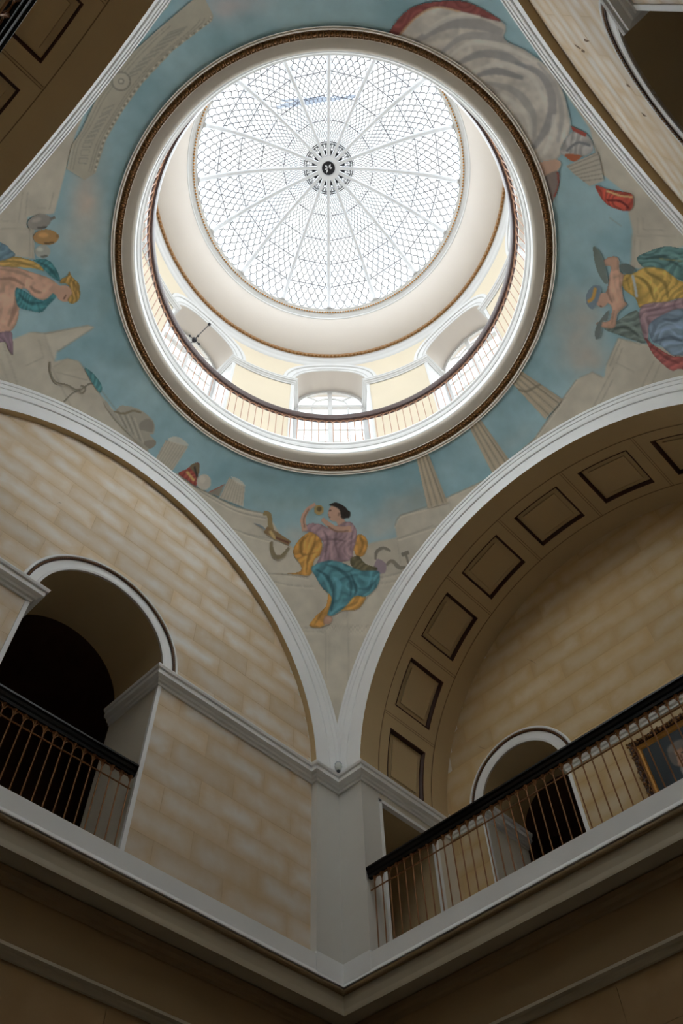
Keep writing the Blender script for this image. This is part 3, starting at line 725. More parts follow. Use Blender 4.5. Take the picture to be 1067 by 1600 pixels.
# broken columns on the left wall
def stump(P, top, words):
    L = lab('painted_broken_column', words); poly(P, (158, 150, 134), L)
    P = np.array(P, float)
    for t in np.linspace(.08, .92, 8): line([P[0]*(1-t)+P[1]*t, P[3]*(1-t)+P[2]*t], 1.3, (124, 116, 100), None, False, 1, .6)
    poly(top, (170, 163, 150), L, True, 1, .8)
g3 = T(160, 620, 3.334)
stump(g3([(330, 225), (450, 260), (365, 390), (270, 335)]), g3([(365, 208), (410, 215), (452, 255), (400, 250), (340, 225)]), 'painted broken fluted column on the left wall')
stump(g3([(660, 420), (745, 465), (735, 575), (608, 528)]), g3([(670, 415), (715, 430), (746, 465), (700, 450)]), 'painted broken column near the quiver')
L = lab('painted_fallen_column', 'painted fallen column bundle with a chain on the left wall')
poly(g3([(20, 20), (60, 75), (100, 45), (190, 65), (265, 125), (270, 190), (250, 200), (282, 240), (250, 272), (210, 265), (60, 110), (10, 40)]), (140, 134, 120), L, True)
for i in range(7): line(g3([(60+18*i, 60+8*i), (110+18*i, 150+16*i)]), 1.6, (108, 101, 88) if i % 2 else (164, 157, 142), None, False, 1, .7)
poly(g3([(200, 135), (240, 115), (268, 140), (262, 185), (225, 180), (195, 170)]), (122, 114, 102), None, True); poly(g3([(215, 240), (265, 225), (283, 245), (250, 272)]), (118, 110, 98), None, True)
line(g3([(60, 75), (110, 90), (160, 75), (205, 85)]), 3, (112, 100, 78), None)
L = lab('painted_helmet', 'painted red and gold helmet beside a sphere')
poly(g3([(395, 400), (440, 375), (470, 350), (505, 345), (500, 400), (490, 465), (440, 435)]), (140, 62, 52), L, True, fold=(20,8,.2)); poly(g3([(455, 360), (500, 348), (505, 400), (485, 400)]), (98, 84, 62), L, True); line(g3([(440, 390), (480, 440)]), 4, (176, 140, 80), None); line(g3([(480, 365), (498, 430)]), 3, (58, 50, 44), None)
ell(g3([(430, 345)])[0], 8, 6, (150, 150, 140), None, -20)
L = lab('painted_sphere', 'painted pale stone sphere next to the helmet'); ell(g3([(530, 445)])[0], 11.5, 13, (160, 152, 138), L); ell(g3([(522, 432)])[0], 5, 6, (178, 170, 156), None, 0, 2, .6)
L = lab('painted_book', 'painted red and grey folded cloth leaning on the broken column'); poly(g3([(552, 495), (640, 452), (610, 520), (560, 505)]), (120, 112, 98), L); line(g3([(555, 495), (635, 455)]), 3, (150, 74, 58), None)
L = lab('painted_rope', 'painted rope tied around the stone blocks at left')
for q in ([(300, 1010), (300, 1070), (330, 1130), (400, 1150), (470, 1180), (540, 1140), (590, 1160)], [(380, 1250), (430, 1200), (480, 1180)], [(470, 1180), (490, 1200), (510, 1170), (480, 1150)]): line(fl_(q), 3.2, (104, 96, 80), L, op=.9)
L = lab('painted_cloth', 'painted teal cloth behind the roped stone block'); poly(fl_([(505, 1050), (545, 1070), (590, 1120), (608, 1160), (600, 1195), (570, 1170)]), (62, 112, 116), L, True, fold=(20,8,.2))
# quiver of arrows
L = lab('painted_quiver', 'painted quiver of arrows hanging by a strap')
line(fw_([(105, 205), (135, 215), (140, 260), (150, 300)]), 8, (128, 108, 70), L); line(fw_([(145, 355), (150, 400), (170, 435), (205, 430), (240, 385)]), [6, 7, 8, 7, 5], (112, 98, 72), L)
line(fw_([(115, 290), (165, 320), (245, 365)]), [11, 12, 8], (120, 94, 62), L); line(fw_([(140, 300), (170, 345)]), 5, (164, 138, 88), L); line(fw_([(170, 335), (240, 362)]), 3, (96, 60, 44), L)
for i in range(4): line(fw_([(115, 292), (58+i*12, 258+i*4)]), 1.6, (104, 112, 116), L)
# relief of tools
L = lab('painted_tools', 'painted grey relief of tools and a bird-headed staff at right of the woman')
line(fw_([(690, 450), (695, 410), (730, 388), (770, 405)]), [4, 6, 6, 3], (108, 100, 88), L); line(fw_([(745, 480), (775, 455), (815, 490), (865, 485)]), [5, 6, 7, 5], (112, 104, 90), L); line(fw_([(865, 485), (848, 420)]), 4, (108, 100, 88), L, False); line(fw_([(825, 425), (865, 410)]), 7, (104, 96, 84), L, False); poly(fw_([(680, 490), (700, 445), (745, 470), (740, 515), (700, 520)]), (128, 110, 118), L, True)

# ---- seated woman (front)
SKIN = (168, 128, 106); SKD = (120, 86, 70); OR = (176, 122, 52); PU = (132, 104, 110); TE = (62, 112, 122)
L = lab('painted_seated_woman', 'painted seated woman in mauve top and teal skirt with ochre cloak')
poly(fw_([(330, 312), (385, 302), (412, 360), (408, 420), (372, 452), (352, 528), (290, 528), (220, 520), (290, 512), (300, 480), (262, 420), (275, 365)]), OR, L, True, fold=(25,13,.16))
folds(fw_, None, [([(340, 320), (300, 370), (310, 430)], 4, sh(OR, .6)), ([(380, 310), (370, 370), (340, 440), (330, 520)], 4, sh(OR, .65)), ([(360, 330), (335, 400), (320, 500)], 3, sh(OR, 1.3)), ([(290, 400), (320, 425), (390, 410)], 3, sh(OR, .7))])
poly(fw_([(598, 318), (635, 328), (650, 370), (632, 425), (590, 432), (575, 370)]), OR, L, True, fold=(25,13,.16)); folds(fw_, None, [([(610, 330), (625, 370), (605, 425)], 4, sh(OR, .65))])
poly(fw_([(455, 615), (430, 690), (375, 745), (345, 795), (412, 800), (450, 752), (505, 718), (600, 706), (640, 636), (560, 640)]), OR, L, True, fold=(25,13,.16)); folds(fw_, None, [([(430, 690), (400, 745), (370, 790)], 3, sh(OR, .65)), ([(520, 705), (600, 670)], 3, sh(OR, .7))])
poly(fw_([(318, 300), (340, 262), (400, 262), (455, 285), (520, 255), (560, 252), (590, 290), (592, 340), (575, 405), (570, 445), (520, 462), (430, 472), (372, 492), (400, 430), (415, 360), (365, 310)]), PU, L, True, fold=(12,9,.13))
folds(fw_, None, [([(420, 300), (440, 350), (425, 450)], 4, sh(PU, .65)), ([(500, 290), (480, 350), (500, 440)], 4, sh(PU, .7)), ([(470, 300), (460, 380), (465, 450)], 4, sh(PU, 1.25)), ([(550, 300), (540, 380), (545, 440)], 4, sh(PU, 1.2)), ([(570, 300), (560, 400)], 4, sh(PU, .6)), ([(425, 350), (480, 345), (540, 355)], 3, sh(PU, .6))])
poly(fw_([(565, 440), (600, 430), (640, 470), (700, 495), (660, 528), (600, 510), (560, 475)]), (88, 80, 56), L, True, fold=(60,6,.2))
poly(fw_([(358, 487), (440, 455), (520, 466), (610, 505), (700, 508), (714, 545), (692, 600), (640, 642), (585, 640), (540, 690), (500, 722), (455, 746), (440, 733), (462, 650), (412, 595), (378, 540)]), TE, L, True, fold=(38,12,.2))
folds(fw_, None, [([(380, 500), (440, 540), (470, 620), (460, 720)], 5, sh(TE, .55)), ([(430, 475), (500, 500), (560, 560), (560, 640)], 5, sh(TE, .6)), ([(470, 540), (500, 580), (490, 660)], 8, sh(TE, 1.35)), ([(600, 530), (640, 550), (690, 545)], 7, sh(TE, 1.3)), ([(600, 600), (650, 600), (690, 560)], 5, sh(TE, .65)), ([(400, 520), (430, 560), (450, 610)], 4, sh(TE, 1.25)), ([(520, 640), (500, 690), (465, 725)], 5, sh(TE, 1.2)), ([(560, 520), (590, 600), (580, 635)], 4, sh(TE, .5))])
poly(fw_([(428, 742), (466, 750), (455, 782), (422, 784)]), SKIN, L, True, fold=(30,22,.07))
line(fw_([(322, 300), (312, 240), (335, 190), (378, 158)]), [9, 8.5, 7, 5.5], SKIN, L); line(fw_([(322, 285), (318, 235), (345, 185)]), 2, SKD, None)
line(fw_([(565, 290), (490, 290), (440, 262), (410, 235)]), [10, 9, 8, 6], SKIN, L); line(fw_([(550, 300), (490, 302), (440, 275)]), 2.2, SKD, None)
ell(fw_([(395, 190)])[0], 8, 8, (150, 124, 72), L); ell(fw_([(398, 186)])[0], 4, 4, (96, 78, 48), None)
line(fw_([(495, 230), (515, 262)]), 13, SKIN, L, False); ell(fw_([(480, 205)])[0], 11.5, 14, SKIN, L, 12)
poly(fw_([(445, 165), (480, 150), (520, 165), (545, 190), (552, 212), (535, 235), (512, 232), (505, 195), (480, 175)]), (46, 38, 34), L, True)
ell(fw_([(543, 213)])[0], 5.5, 6.5, (42, 35, 31), L)
for q in ([(448, 195), (460, 193)], [(445, 228), (458, 229)]): line(fw_(q), 1.6, (82, 52, 42), None, False)
line(fw_([(441, 195), (438, 212), (446, 214)]), 1.2, SKD, None); line(fw_([(500, 205), (498, 222)]), 2, SKD, None)

# ---- crouching figure (left)
L = lab('painted_crouching_man', 'painted crouching bare-shouldered man with golden hair at the left edge')
YE = (170, 134, 66); TL = (54, 112, 118)
poly(fl_([(-300, 380), (0, 440), (100, 450), (200, 480), (300, 515), (345, 560), (335, 620), (260, 645), (200, 622), (150, 575), (125, 610), (108, 760), (60, 835), (-40, 860), (-300, 860)]), SKIN, L, True, fold=(30,22,.07))
folds(fl_, None, [([(0, 520), (80, 520), (150, 560)], 5, SKD), ([(100, 600), (90, 700), (50, 800)], 7, SKD), ([(40, 560), (40, 680), (10, 780)], 9, sh(SKIN, 1.15)), ([(150, 480), (230, 540), (250, 620)], 8, sh(SKIN, 1.12)), ([(0, 460), (120, 480), (200, 520)], 5, sh(SKIN, .8)), ([(180, 560), (210, 590), (250, 600)], 5, SKD)])
poly(fl_([(-300, 330), (0, 398), (80, 383), (180, 405), (245, 440), (262, 472), (190, 455), (0, 442), (-300, 400)]), YE, L, True, fold=(80,9,.16)); folds(fl_, None, [([(0, 420), (100, 415), (230, 455)], 4, sh(YE, .65)), ([(20, 400), (150, 412)], 3, sh(YE, 1.2))])
poly(fl_([(200, 405), (282, 403), (330, 450), (357, 510), (345, 530), (290, 490), (235, 432)]), TL, L, True, fold=(50,9,.2)); folds(fl_, None, [([(230, 415), (300, 460), (345, 520)], 4, sh(TL, .6)), ([(270, 412), (320, 460)], 4, sh(TL, 1.3))])
poly(fl_([(95, 578), (150, 590), (205, 630), (265, 645), (325, 600), (332, 632), (292, 672), (250, 716), (180, 708), (108, 680)]), TL, L, True, fold=(50,9,.2)); folds(fl_, None, [([(110, 600), (170, 660), (260, 660)], 5, sh(TL, .6)), ([(130, 650), (200, 690), (280, 680)], 5, sh(TL, 1.3)), ([(220, 650), (240, 710)], 3, sh(TL, .55))])
poly(fl_([(-300, 200), (0, 298), (60, 340), (88, 382), (-60, 400)]), (84, 110, 124), L, True, fold=(60,9,.15))
poly(fl_([(-60, 860), (60, 830), (78, 885), (78, 972), (45, 930), (30, 895), (-60, 905)]), (116, 92, 104), L, True, fold=(20,8,.15))
line(fl_([(310, 560), (365, 600)]), 16, SKIN, L, False); ell(fl_([(385, 605)])[0], 14, 13, SKIN, L, 35)
poly(fl_([(365, 520), (400, 500), (412, 470), (430, 505), (470, 545), (478, 600), (470, 645), (425, 668), (405, 640), (430, 600), (400, 550), (360, 545)]), (156, 120, 58), L, True, fold=(20,6,.25)); folds(fl_, None, [([(420, 520), (455, 570), (450, 640)], 3, (102, 74, 34)), ([(400, 520), (440, 580)], 2, (196, 158, 84))])
line(fl_([(380, 640), (395, 615)]), 1.6, (86, 52, 40), None, False); line(fl_([(345, 640), (355, 655)]), 1.6, (110, 56, 46), None, False)
for (c, rx, ry, col, rot, nm, nk) in [((235, 180), 19, 12, (122, 116, 108), -15, 'painted grey jar on top of the jar pile', ((300, 165), (330, 150))), ((275, 270), 20, 12.5, (152, 112, 64), 0, 'painted ochre jar in the jar pile', ((335, 265), (352, 262))), ((255, 355), 12.5, 10.5, (142, 142, 132), 0, 'painted white jar below the ochre jar', ((262, 380), (268, 395)))]:
    L = lab('painted_jar', nm); ell(fl_([c])[0], rx, ry, col, L, rot); line(fl_(nk), 5, sh(col, .85), L, False)
    ell((fl_([c])[0][0]-4, fl_([c])[0][1]-3), rx*.4, ry*.3, sh(col, 1.25), None, rot, 3, .7); line(fl_([(c[0]-10, c[1]+ry*3), (c[0]+rx*2.4, c[1]+ry*2.6)]), 3, sh(col, .65), None)

# ---- draped figure (right)
L = lab('painted_turbaned_figure', 'painted figure with turban, yellow dress and raised arms at the right edge')
GY = (92, 104, 98); BL = (98, 116, 134); RD = (142, 70, 66); YD = (166, 132, 60)
poly(fr([(610, 645), (700, 590), (800, 540), (840, 640), (850, 730), (790, 718), (700, 685)]), GY, L, True, fold=(60,9,.2)); folds(fr, None, [([(640, 650), (740, 640), (820, 700)], 5, sh(GY, .6)), ([(700, 600), (780, 640), (840, 700)], 5, sh(GY, 1.25))])
poly(fr([(800, 232), (860, 200), (960, 168), (1067, 180), (1300, 220), (1300, 420), (1067, 370), (1000, 335), (900, 295), (830, 285)]), (74, 108, 106), L, True, fold=(70,11,.2)); folds(fr, None, [([(850, 240), (950, 230), (1060, 290)], 6, sh((74, 108, 106), .6)), ([(900, 215), (1000, 210), (1067, 250)], 5, sh((74, 108, 106), 1.3)), ([(930, 240), (1067, 255)], 4, YD)])
poly(fr([(720, 338), (780, 322), (850, 290), (950, 300), (1010, 340), (1067, 372), (1250, 400), (1250, 480), (1067, 470), (960, 495), (860, 505), (815, 525), (790, 470), (720, 410)]), YD, L, True, fold=(35,11,.18)); folds(fr, None, [([(790, 340), (860, 380), (900, 480)], 5, sh(YD, .62)), ([(860, 320), (960, 380), (980, 470)], 5, sh(YD, .65)), ([(830, 340), (900, 400), (940, 470)], 5, sh(YD, 1.25)), ([(980, 350), (1040, 420)], 5, sh(YD, 1.2)), ([(740, 350), (760, 420)], 4, sh(YD, .6))])
line(fr([(775, 335), (790, 400), (800, 465)]), 4, (150, 156, 160), L)
poly(fr([(815, 535), (870, 500), (980, 490), (1067, 470), (1250, 470), (1250, 560), (1067, 540), (960, 570), (880, 630), (860, 720), (830, 660)]), (132, 104, 110), L, True, fold=(60,10,.18)); folds(fr, None, [([(850, 540), (940, 530), (1060, 500)], 4, (100, 74, 82)), ([(840, 580), (860, 640), (865, 700)], 4, (164, 132, 138))])
poly(fr([(872, 625), (960, 562), (1067, 530), (1260, 560), (1260, 820), (1067, 805), (1005, 800), (935, 742), (885, 715)]), BL, L, True, fold=(60,12,.18)); folds(fr, None, [([(900, 680), (980, 640), (1067, 640)], 7, sh(BL, 1.3)), ([(910, 720), (1000, 700), (1067, 720)], 6, sh(BL, .6)), ([(950, 590), (1020, 600), (1067, 580)], 5, sh(BL, .65))])
poly(fr([(848, 700), (900, 742), (1000, 802), (1067, 810), (1240, 830), (1150, 900), (1050, 880), (1010, 892), (960, 862), (890, 790)]), RD, L, True, fold=(55,10,.2)); folds(fr, None, [([(880, 745), (960, 810), (1050, 850)], 5, sh(RD, .65)), ([(900, 770), (980, 840)], 4, sh(RD, 1.3))])
poly(fr([(545, 240), (580, 262), (640, 228), (692, 235), (702, 310), (725, 335), (715, 400), (725, 480), (745, 505), (690, 562), (672, 640), (610, 642), (565, 622), (575, 605), (640, 598), (652, 520), (620, 490), (602, 455), (625, 420), (640, 340), (645, 285), (595, 282)]), SKIN, L, True, fold=(30,22,.07))
folds(fr, None, [([(650, 300), (660, 400), (690, 500)], 6, sh(SKIN, 1.15)), ([(640, 350), (630, 430), (660, 500)], 4, SKD), ([(700, 340), (705, 430)], 4, SKD), ([(670, 540), (655, 620)], 4, SKD), ([(690, 250), (690, 310)], 3, SKD)])
poly(fr([(545, 168), (592, 210), (622, 300), (632, 372), (610, 382), (562, 292)]), (96, 106, 100), L, True); poly(fr([(560, 640), (612, 560), (640, 540), (630, 600), (600, 610), (590, 690), (560, 708)]), (92, 100, 98), L, True)
ell(fr([(600, 480)])[0], 9.5, 12, SKIN, L, 20); poly(fr([(520, 420), (550, 393), (592, 405), (580, 470), (548, 533), (512, 512), (503, 460)]), (96, 112, 126), L, True); line(fr([(515, 490), (545, 470), (560, 410)]), 5, (176, 130, 56), L); line(fr([(585, 515), (600, 520)]), 1.5, (90, 54, 44), None, False)
poly(fr([(700, 275), (745, 270), (790, 300), (770, 330), (715, 320)]), (86, 96, 94), L, True)

# ---- great cloak over the ring (top right)
ft = T(590, 0, 2.237)
L = lab('painted_great_cloak', 'painted billowing grey and white cloak with red edge above the ring')
WG = (160, 152, 142)
poly(ft([(30, 140), (40, 115), (90, 50), (160, 15), (280, 3), (360, 28), (440, 80), (450, 105), (446, 140), (520, 178), (592, 232), (640, 300), (666, 380), (674, 450), (652, 520), (622, 562), (555, 575), (500, 560), (300, 300), (150, 200), (40, 160)]), WG, L, True, fold=(75,44,.07))
poly(ft([(28, 135), (90, 48), (160, 13), (280, 2), (360, 28), (432, 76), (290, 40), (205, 24), (135, 60), (72, 130)]), (122, 58, 54), L, True, fold=(60,12,.15)); line(ft([(72, 130), (135, 62), (205, 27), (290, 42)]), 2.4, (170, 130, 90), None)
folds(ft, None, [([(130, 150), (230, 90), (330, 80), (440, 115)], [6, 14, 18, 8], (116, 112, 112)), ([(220, 190), (300, 130), (400, 130), (470, 150)], [4, 9, 12, 5], (126, 122, 120)), ([(280, 225), (360, 190), (450, 200), (520, 240)], [5, 10, 12, 4], (112, 110, 110)), ([(350, 265), (420, 250), (510, 275)], [5, 10, 5], (98, 96, 98)), ([(380, 290), (480, 320), (540, 400), (545, 520)], [4, 10, 12, 5], (128, 124, 120)), ([(480, 220), (570, 260), (610, 340), (600, 430), (545, 520)], [4, 9, 12, 12, 6], (108, 106, 108)), ([(560, 220), (620, 300), (645, 400), (630, 500)], [3, 6, 7, 4], (132, 128, 124)), ([(160, 120), (260, 60), (360, 60)], [4, 9, 4], (186, 180, 168)), ([(250, 200), (330, 150), (440, 165), (540, 210)], [3, 7, 8, 3], (184, 178, 168)), ([(330, 250), (430, 225), (530, 260), (580, 340)], [3, 6, 8, 4], (180, 174, 164)), ([(430, 330), (520, 400), (535, 490)], [4, 9, 5], (178, 172, 162)), ([(620, 400), (610, 480), (580, 540)], [6, 9, 5], (182, 176, 166))])
L = lab('painted_hand', 'painted hand and sleeve below the great cloak'); poly(ft([(555, 575), (620, 558), (642, 572), (625, 602), (575, 618)]), (170, 134, 112), L, True); poly(ft([(580, 625), (630, 600), (634, 640), (612, 712), (602, 690)]), (118, 104, 98), L, True); line(ft([(630, 602), (633, 650), (618, 690)]), 3, (138, 66, 56), None)
L = lab('painted_fluttering_cloth', 'painted grey cloth with red trim beside the upper right arch'); poly(ft([(638, 535), (680, 460), (740, 480), (752, 530), (700, 552)]), (138, 134, 130), L, True, fold=(30,12,.15)); poly(ft([(675, 440), (732, 466), (728, 480), (680, 456)]), (146, 60, 50), L); poly(ft([(658, 540), (712, 545), (690, 566), (665, 556)]), (156, 82, 52), L, True); line(ft([(660, 530), (700, 500), (745, 510)]), 4, (104, 104, 106), None)
L = lab('painted_capital', 'painted fluted capital beside the red cloth'); poly(ft([(658, 580), (770, 530), (792, 632), (742, 652), (690, 612)]), (152, 144, 130), L)
for i in range(6): line(ft([(665+8*i, 585+10*i), (772+4*i, 540+17*i)]), 1.3, (118, 110, 96), None, False)
L = lab('painted_red_cloth', 'painted red cloth hanging over the stone at right'); poly(ft([(760, 650), (800, 660), (840, 668), (892, 682), (882, 738), (802, 716)]), (160, 60, 46), L, True, fold=(20,10,.2)); line(ft([(800, 668), (850, 685), (892, 690)]), 3, (176, 146, 92), None); line(ft([(800, 700), (850, 705), (880, 730)]), 3, (104, 34, 30), None)

# ---- painted frieze with key pattern (top left)
f0 = T(0, 0, 3.138); L = lab('painted_frieze', 'painted grey stone frieze with key pattern and rosette at upper left')
inner = [(415, 885), (470, 850), (520, 690), (600, 550), (700, 410), (850, 250), (1040, 105), (1048, 80)]; outer = [(990, -40), (780, 140), (640, 265), (545, 390), (470, 490), (400, 640), (352, 710), (328, 830)]
FR_ = (146, 139, 122); poly(f0(inner+outer), FR_, L)
for off in (.07, .16, .24, .78, .88): line(f0([(i[0]*(1-off)+o[0]*off, i[1]*(1-off)+o[1]*off) for i, o in zip(inner[1:], outer[::-1][0:7])]), 1.1, (110, 103, 90), None, True, 1, .7)
I_ = spline(inner[1:], False, 12); O_ = spline(outer[::-1], False, 12); nn_ = min(len(I_), len(O_)); 
for j in range(4, nn_-6, 3):
    if abs(j-nn_*.5) < 6: continue
    a_ = I_[j]*.62+O_[j]*.38; b_ = I_[j]*.36+O_[j]*.64; c_ = I_[j+2]*.36+O_[j+2]*.64; d_ = I_[j+2]*.62+O_[j+2]*.38
    line(f0([a_, b_, c_, d_, a_*.6+d_*.4]), 1.3, (112, 108, 98), None, False, 1, .8)
for j in range(2, nn_-2): ell(f0([I_[j]*.95+O_[j]*.05])[0], 1.6, 1.6, (112, 104, 88) if j % 2 else (172, 164, 148), None)
cc = f0([(595, 400)])[0]; ell(cc, 15.5, 15.5, (112, 106, 94), None); ell(cc, 13, 13, (150, 143, 127), None); ell(cc, 5, 5, (112, 106, 94), None); ell(cc, 3, 3, (160, 153, 138), None)

# ---- geometry of the pendentives
GAIN = 2.1
def to_lin(c):
    g_ = c.mean(1, keepdims=True); c = np.clip((g_+(c-g_)*.78)/255.0, 0, 1); l = np.where(c <= .04045, c/12.92, ((c+.055)/1.055)**2.4); return np.clip(l*GAIN, 0, .9)
def project(V):
    d = V-CAM; z = np.maximum(d@_d, .3); return 533.5+F_PX*(d@_r)/z, 800-F_PX*(d@_u)/z
def sample(cv, x, y):
    x = np.clip(x-X0C-.5, 0, WC-1.01); y = np.clip(y-Y0C-.5, 0, HC-1.01); xi = x.astype(int); yi = y.astype(int); fx = (x-xi)[:, None]; fy = (y-yi)[:, None]
    return (cv[yi, xi]*(1-fx)+cv[yi, xi+1]*fx)*(1-fy)+(cv[yi+1, xi]*(1-fx)+cv[yi+1, xi+1]*fx)*fy
def paint(me, cols):
    at = me.color_attributes.new('paint', 'FLOAT_COLOR', 'POINT'); at.data.foreach_set('color', np.concatenate([cols, np.ones((len(cols), 1))], 1).astype(np.float32).ravel())
NT, NR_ = 1440, 150
th = 2*PI*np.arange(NT)/NT; rmax = np.minimum(A/np.maximum(np.abs(np.cos(th)), np.abs(np.sin(th))), RS-.005)
ph0 = math.acos(3.29/RS); ph1 = np.arccos(rmax/RS); tt = np.linspace(0, 1, NR_+1)
PH = ph0+(ph1-ph0)[:, None]*tt[None]; VV = np.stack([RS*np.cos(PH)*np.cos(th)[:, None], RS*np.cos(PH)*np.sin(th)[:, None], Z0+RS*np.sin(PH)], -1).reshape(-1, 3)
I, J = np.meshgrid(np.arange(NT), np.arange(NR_), indexing='ij'); K = (I+1) % NT; m_ = NR_+1
FF = np.stack([I*m_+J, I*m_+J+1, K*m_+J+1, K*m_+J], -1).reshape(-1, 4)
me = mesh('pendentives', VV, FF, 180); px, py = project(VV); paint(me, to_lin(sample(base_canvas, px, py)))
CEIL = add('ceiling', me, PAINT); struct(CEIL, 'curved pendentive ceiling painted with blue sky and ruins around the ring', 'ceiling')
def hit_sphere(x, y, rad):
    D = _d[None]+_r[None]*((x-533.5)/F_PX)[:, None]-_u[None]*((y-800)/F_PX)[:, None]
    c = CAM-np.array([0, 0, Z0]); a = (D*D).sum(1); b = D@c; cc_ = c@c-rad*rad; t = (-b+np.sqrt(np.maximum(b*b-a*cc_, 0)))/a
    return CAM+t[:, None]*D
for L, (nm, words) in MUR.items():
    ys, xs_ = np.nonzero(labels == L)
    if len(ys) == 0: continue
    y0, y1, x0, x1 = ys.min(), ys.max()+1, xs_.min(), xs_.max()+1; st = 1.0 if (y1-y0)*(x1-x0) < 70000 else 1.6
    gx = np.arange(x0, x1+st, st); gy = np.arange(y0, y1+st, st); GX, GY_ = np.meshgrid(gx, gy); P = hit_sphere(GX.ravel()+X0C, GY_.ravel()+Y0C, RS-.006)
    h_, w_ = GX.shape; I, J = np.meshgrid(np.arange(h_-1), np.arange(w_-1), indexing='ij')
    cy_ = np.clip((gy[:-1]+st/2).astype(int), 0, HC-1); cx_ = np.clip((gx[:-1]+st/2).astype(int), 0, WC-1)
    ok = (labels[cy_][:, cx_] == L)
    Pg = P.reshape(h_, w_, 3); C_ = (Pg[:-1, :-1]+Pg[1:, 1:])/2; ok &= (np.abs(C_[..., 0]) < A-.01) & (np.abs(C_[..., 1]) < A-.01) & (np.hypot(C_[..., 0], C_[..., 1]) > RING_R) & (C_[..., 2] > Z0+.3)
    Q = np.stack([I*w_+J, (I+1)*w_+J, (I+1)*w_+J+1, I*w_+J+1], -1)[ok]
    if len(Q) < 8: continue
    used, inv = np.unique(Q.ravel(), return_inverse=True)
    me = mesh(nm, P[used], inv.reshape(-1, 4), 180); paint(me, to_lin(sample(canvas, GX.ravel()[used]+X0C+.5, GY_.ravel()[used]+Y0C+.5)))
    o = add(nm, me, PAINT, CEIL); o['label'] = words


# ================================================================== RING CORNICE UNDER THE DRUM
v, f = lathe([(3.315, 13.70), (3.302, 13.722), (3.288, 13.722), (3.276, 13.735), (3.272, 13.75)], 240)
ring = add('trim_ring', mesh('ring_lip', v, f, 35), SOFFIT); struct(ring, 'great circular cornice with gilt egg ornament around the oculus', 'cornice')
v, f = lathe([(3.272, 13.75), (3.262, 13.785), (3.215, 13.815), (3.185, 13.818)], 240); add('bead_bed', mesh('bead_bed', v, f, 35), BRONZE, ring)
v, f = lathe([(3.185, 13.818), (3.182, 13.835), (3.07, 13.885), (3.035, 13.915), (3.028, 13.935)], 240); add('soffit', mesh('soffit', v, f, 35), SOFFIT, ring)
v, f = lathe([(3.028, 13.935), (3.018, 13.948), (3.016, 14.075), (3.004, 14.085), (3.0, 14.10), (2.988, 14.125), (2.986, 14.165), (2.974, 14.18), (2.962, 14.20), (2.962, 14.235), (3.10, 14.24), (3.12, 14.20)], 240)
add('fascia', mesh('fascia', v, f, 25), WHITE, ring)
mb = MB(); NE = 270
for i in range(NE):
    t = 2*PI*i/NE; c, s = math.cos(t), math.sin(t); Mr = Matrix(((c, -s, 0), (s, c, 0), (0, 0, 1)))
    mb.ball((3.226*c, 3.226*s, 13.782), (0.024, 0.027, 0.024), 6, 4, Mr)
    t2 = t+PI/NE; c, s = math.cos(t2), math.sin(t2)
    mb.tube([(3.265*c, 3.265*s, 13.76), (3.19*c, 3.19*s, 13.808)], 0.007, 4)
o = mb.build('egg_ornament', GOLDD, ring, 180); o['kind'] = 'stuff'
v, f = lathe([(3.1, 14.20), (4.12, 14.20)], 192); o = add('floor_drum', mesh('drum_floor', v, f), WHITE); struct(o, 'narrow walkway floor behind the upper balustrade', 'floor')

# ================================================================== DRUM WALL WITH EIGHT NICHES
RW, NSP, NHW, NARC = 4.1, 19.36, 0.865, 0.865
ND = 0.68
def niche_top(ds):      # ds = arc distance from niche axis
    return NSP+math.sqrt(max(0, NARC**2-ds*ds)) if abs(ds) < NHW else None
V = []; Fc = []; cols = []
for kk in range(8):
    base = kk*PI/4; hwid = NHW/RW
    loc = sorted(set(np.linspace(-PI/8, PI/8, 25).tolist()+[hwid*math.cos(t) for t in np.linspace(0, PI, 25)]+[hwid+1e-5, -hwid-1e-5]))
    cols += [(base+d, niche_top(d*RW)) for d in loc[:-1]]
for a, t in cols: V += [(RW*math.cos(a), RW*math.sin(a), t if t else 14.2), (RW*math.cos(a), RW*math.sin(a), 20.75)]
n = len(cols); Fc = [(2*i, 2*i+1, 2*((i+1) % n)+1, 2*((i+1) % n)) for i in range(n)]
dw = add('wall_drum', mesh('drum_wall', V, Fc, 30), DRUMM); struct(dw, 'cream drum wall with arched window niches under the skylight', 'wall')
# cornice segments between the niches, archivolts, jambs, barrels, windows
CPN = [(0.0, 19.16), (0.02, 19.16), (0.03, 19.20), (0.05, 19.22), (0.06, 19.25), (0.085, 19.27), (0.085, 19.31), (0.10, 19.33), (0.10, 19.36), (0.0, 19.36)]
def cyl(r, ds, z, kk):
    """point of the drum: ds along the wall from the niche axis, pushed out parallel to the axis when r > RW"""
    a = ds/RW; x = RW*math.cos(a)+(r-RW); y = RW*math.sin(a); c, s = math.cos(kk*PI/4), math.sin(kk*PI/4)
    return (x*c-y*s, x*s+y*c, z)
def dup(o, parent, rz=0.0, name=None):
    c = o.copy(); COL.objects.link(c); c.parent = parent; c.rotation_euler = (0, 0, rz); return c
NW = ['hidden behind the ring at upper right', 'hidden behind the ring at the top', 'hidden at the upper left', 'hidden at left']
where = {0: 'to the right of the middle niche', 1: 'in the middle, facing us', 2: 'on the left with the hanging lamp', 3: 'far left, hidden', 4: 'behind on the left, hidden', 5: 'directly behind, hidden', 6: 'behind on the right, hidden', 7: 'far right, hidden'}
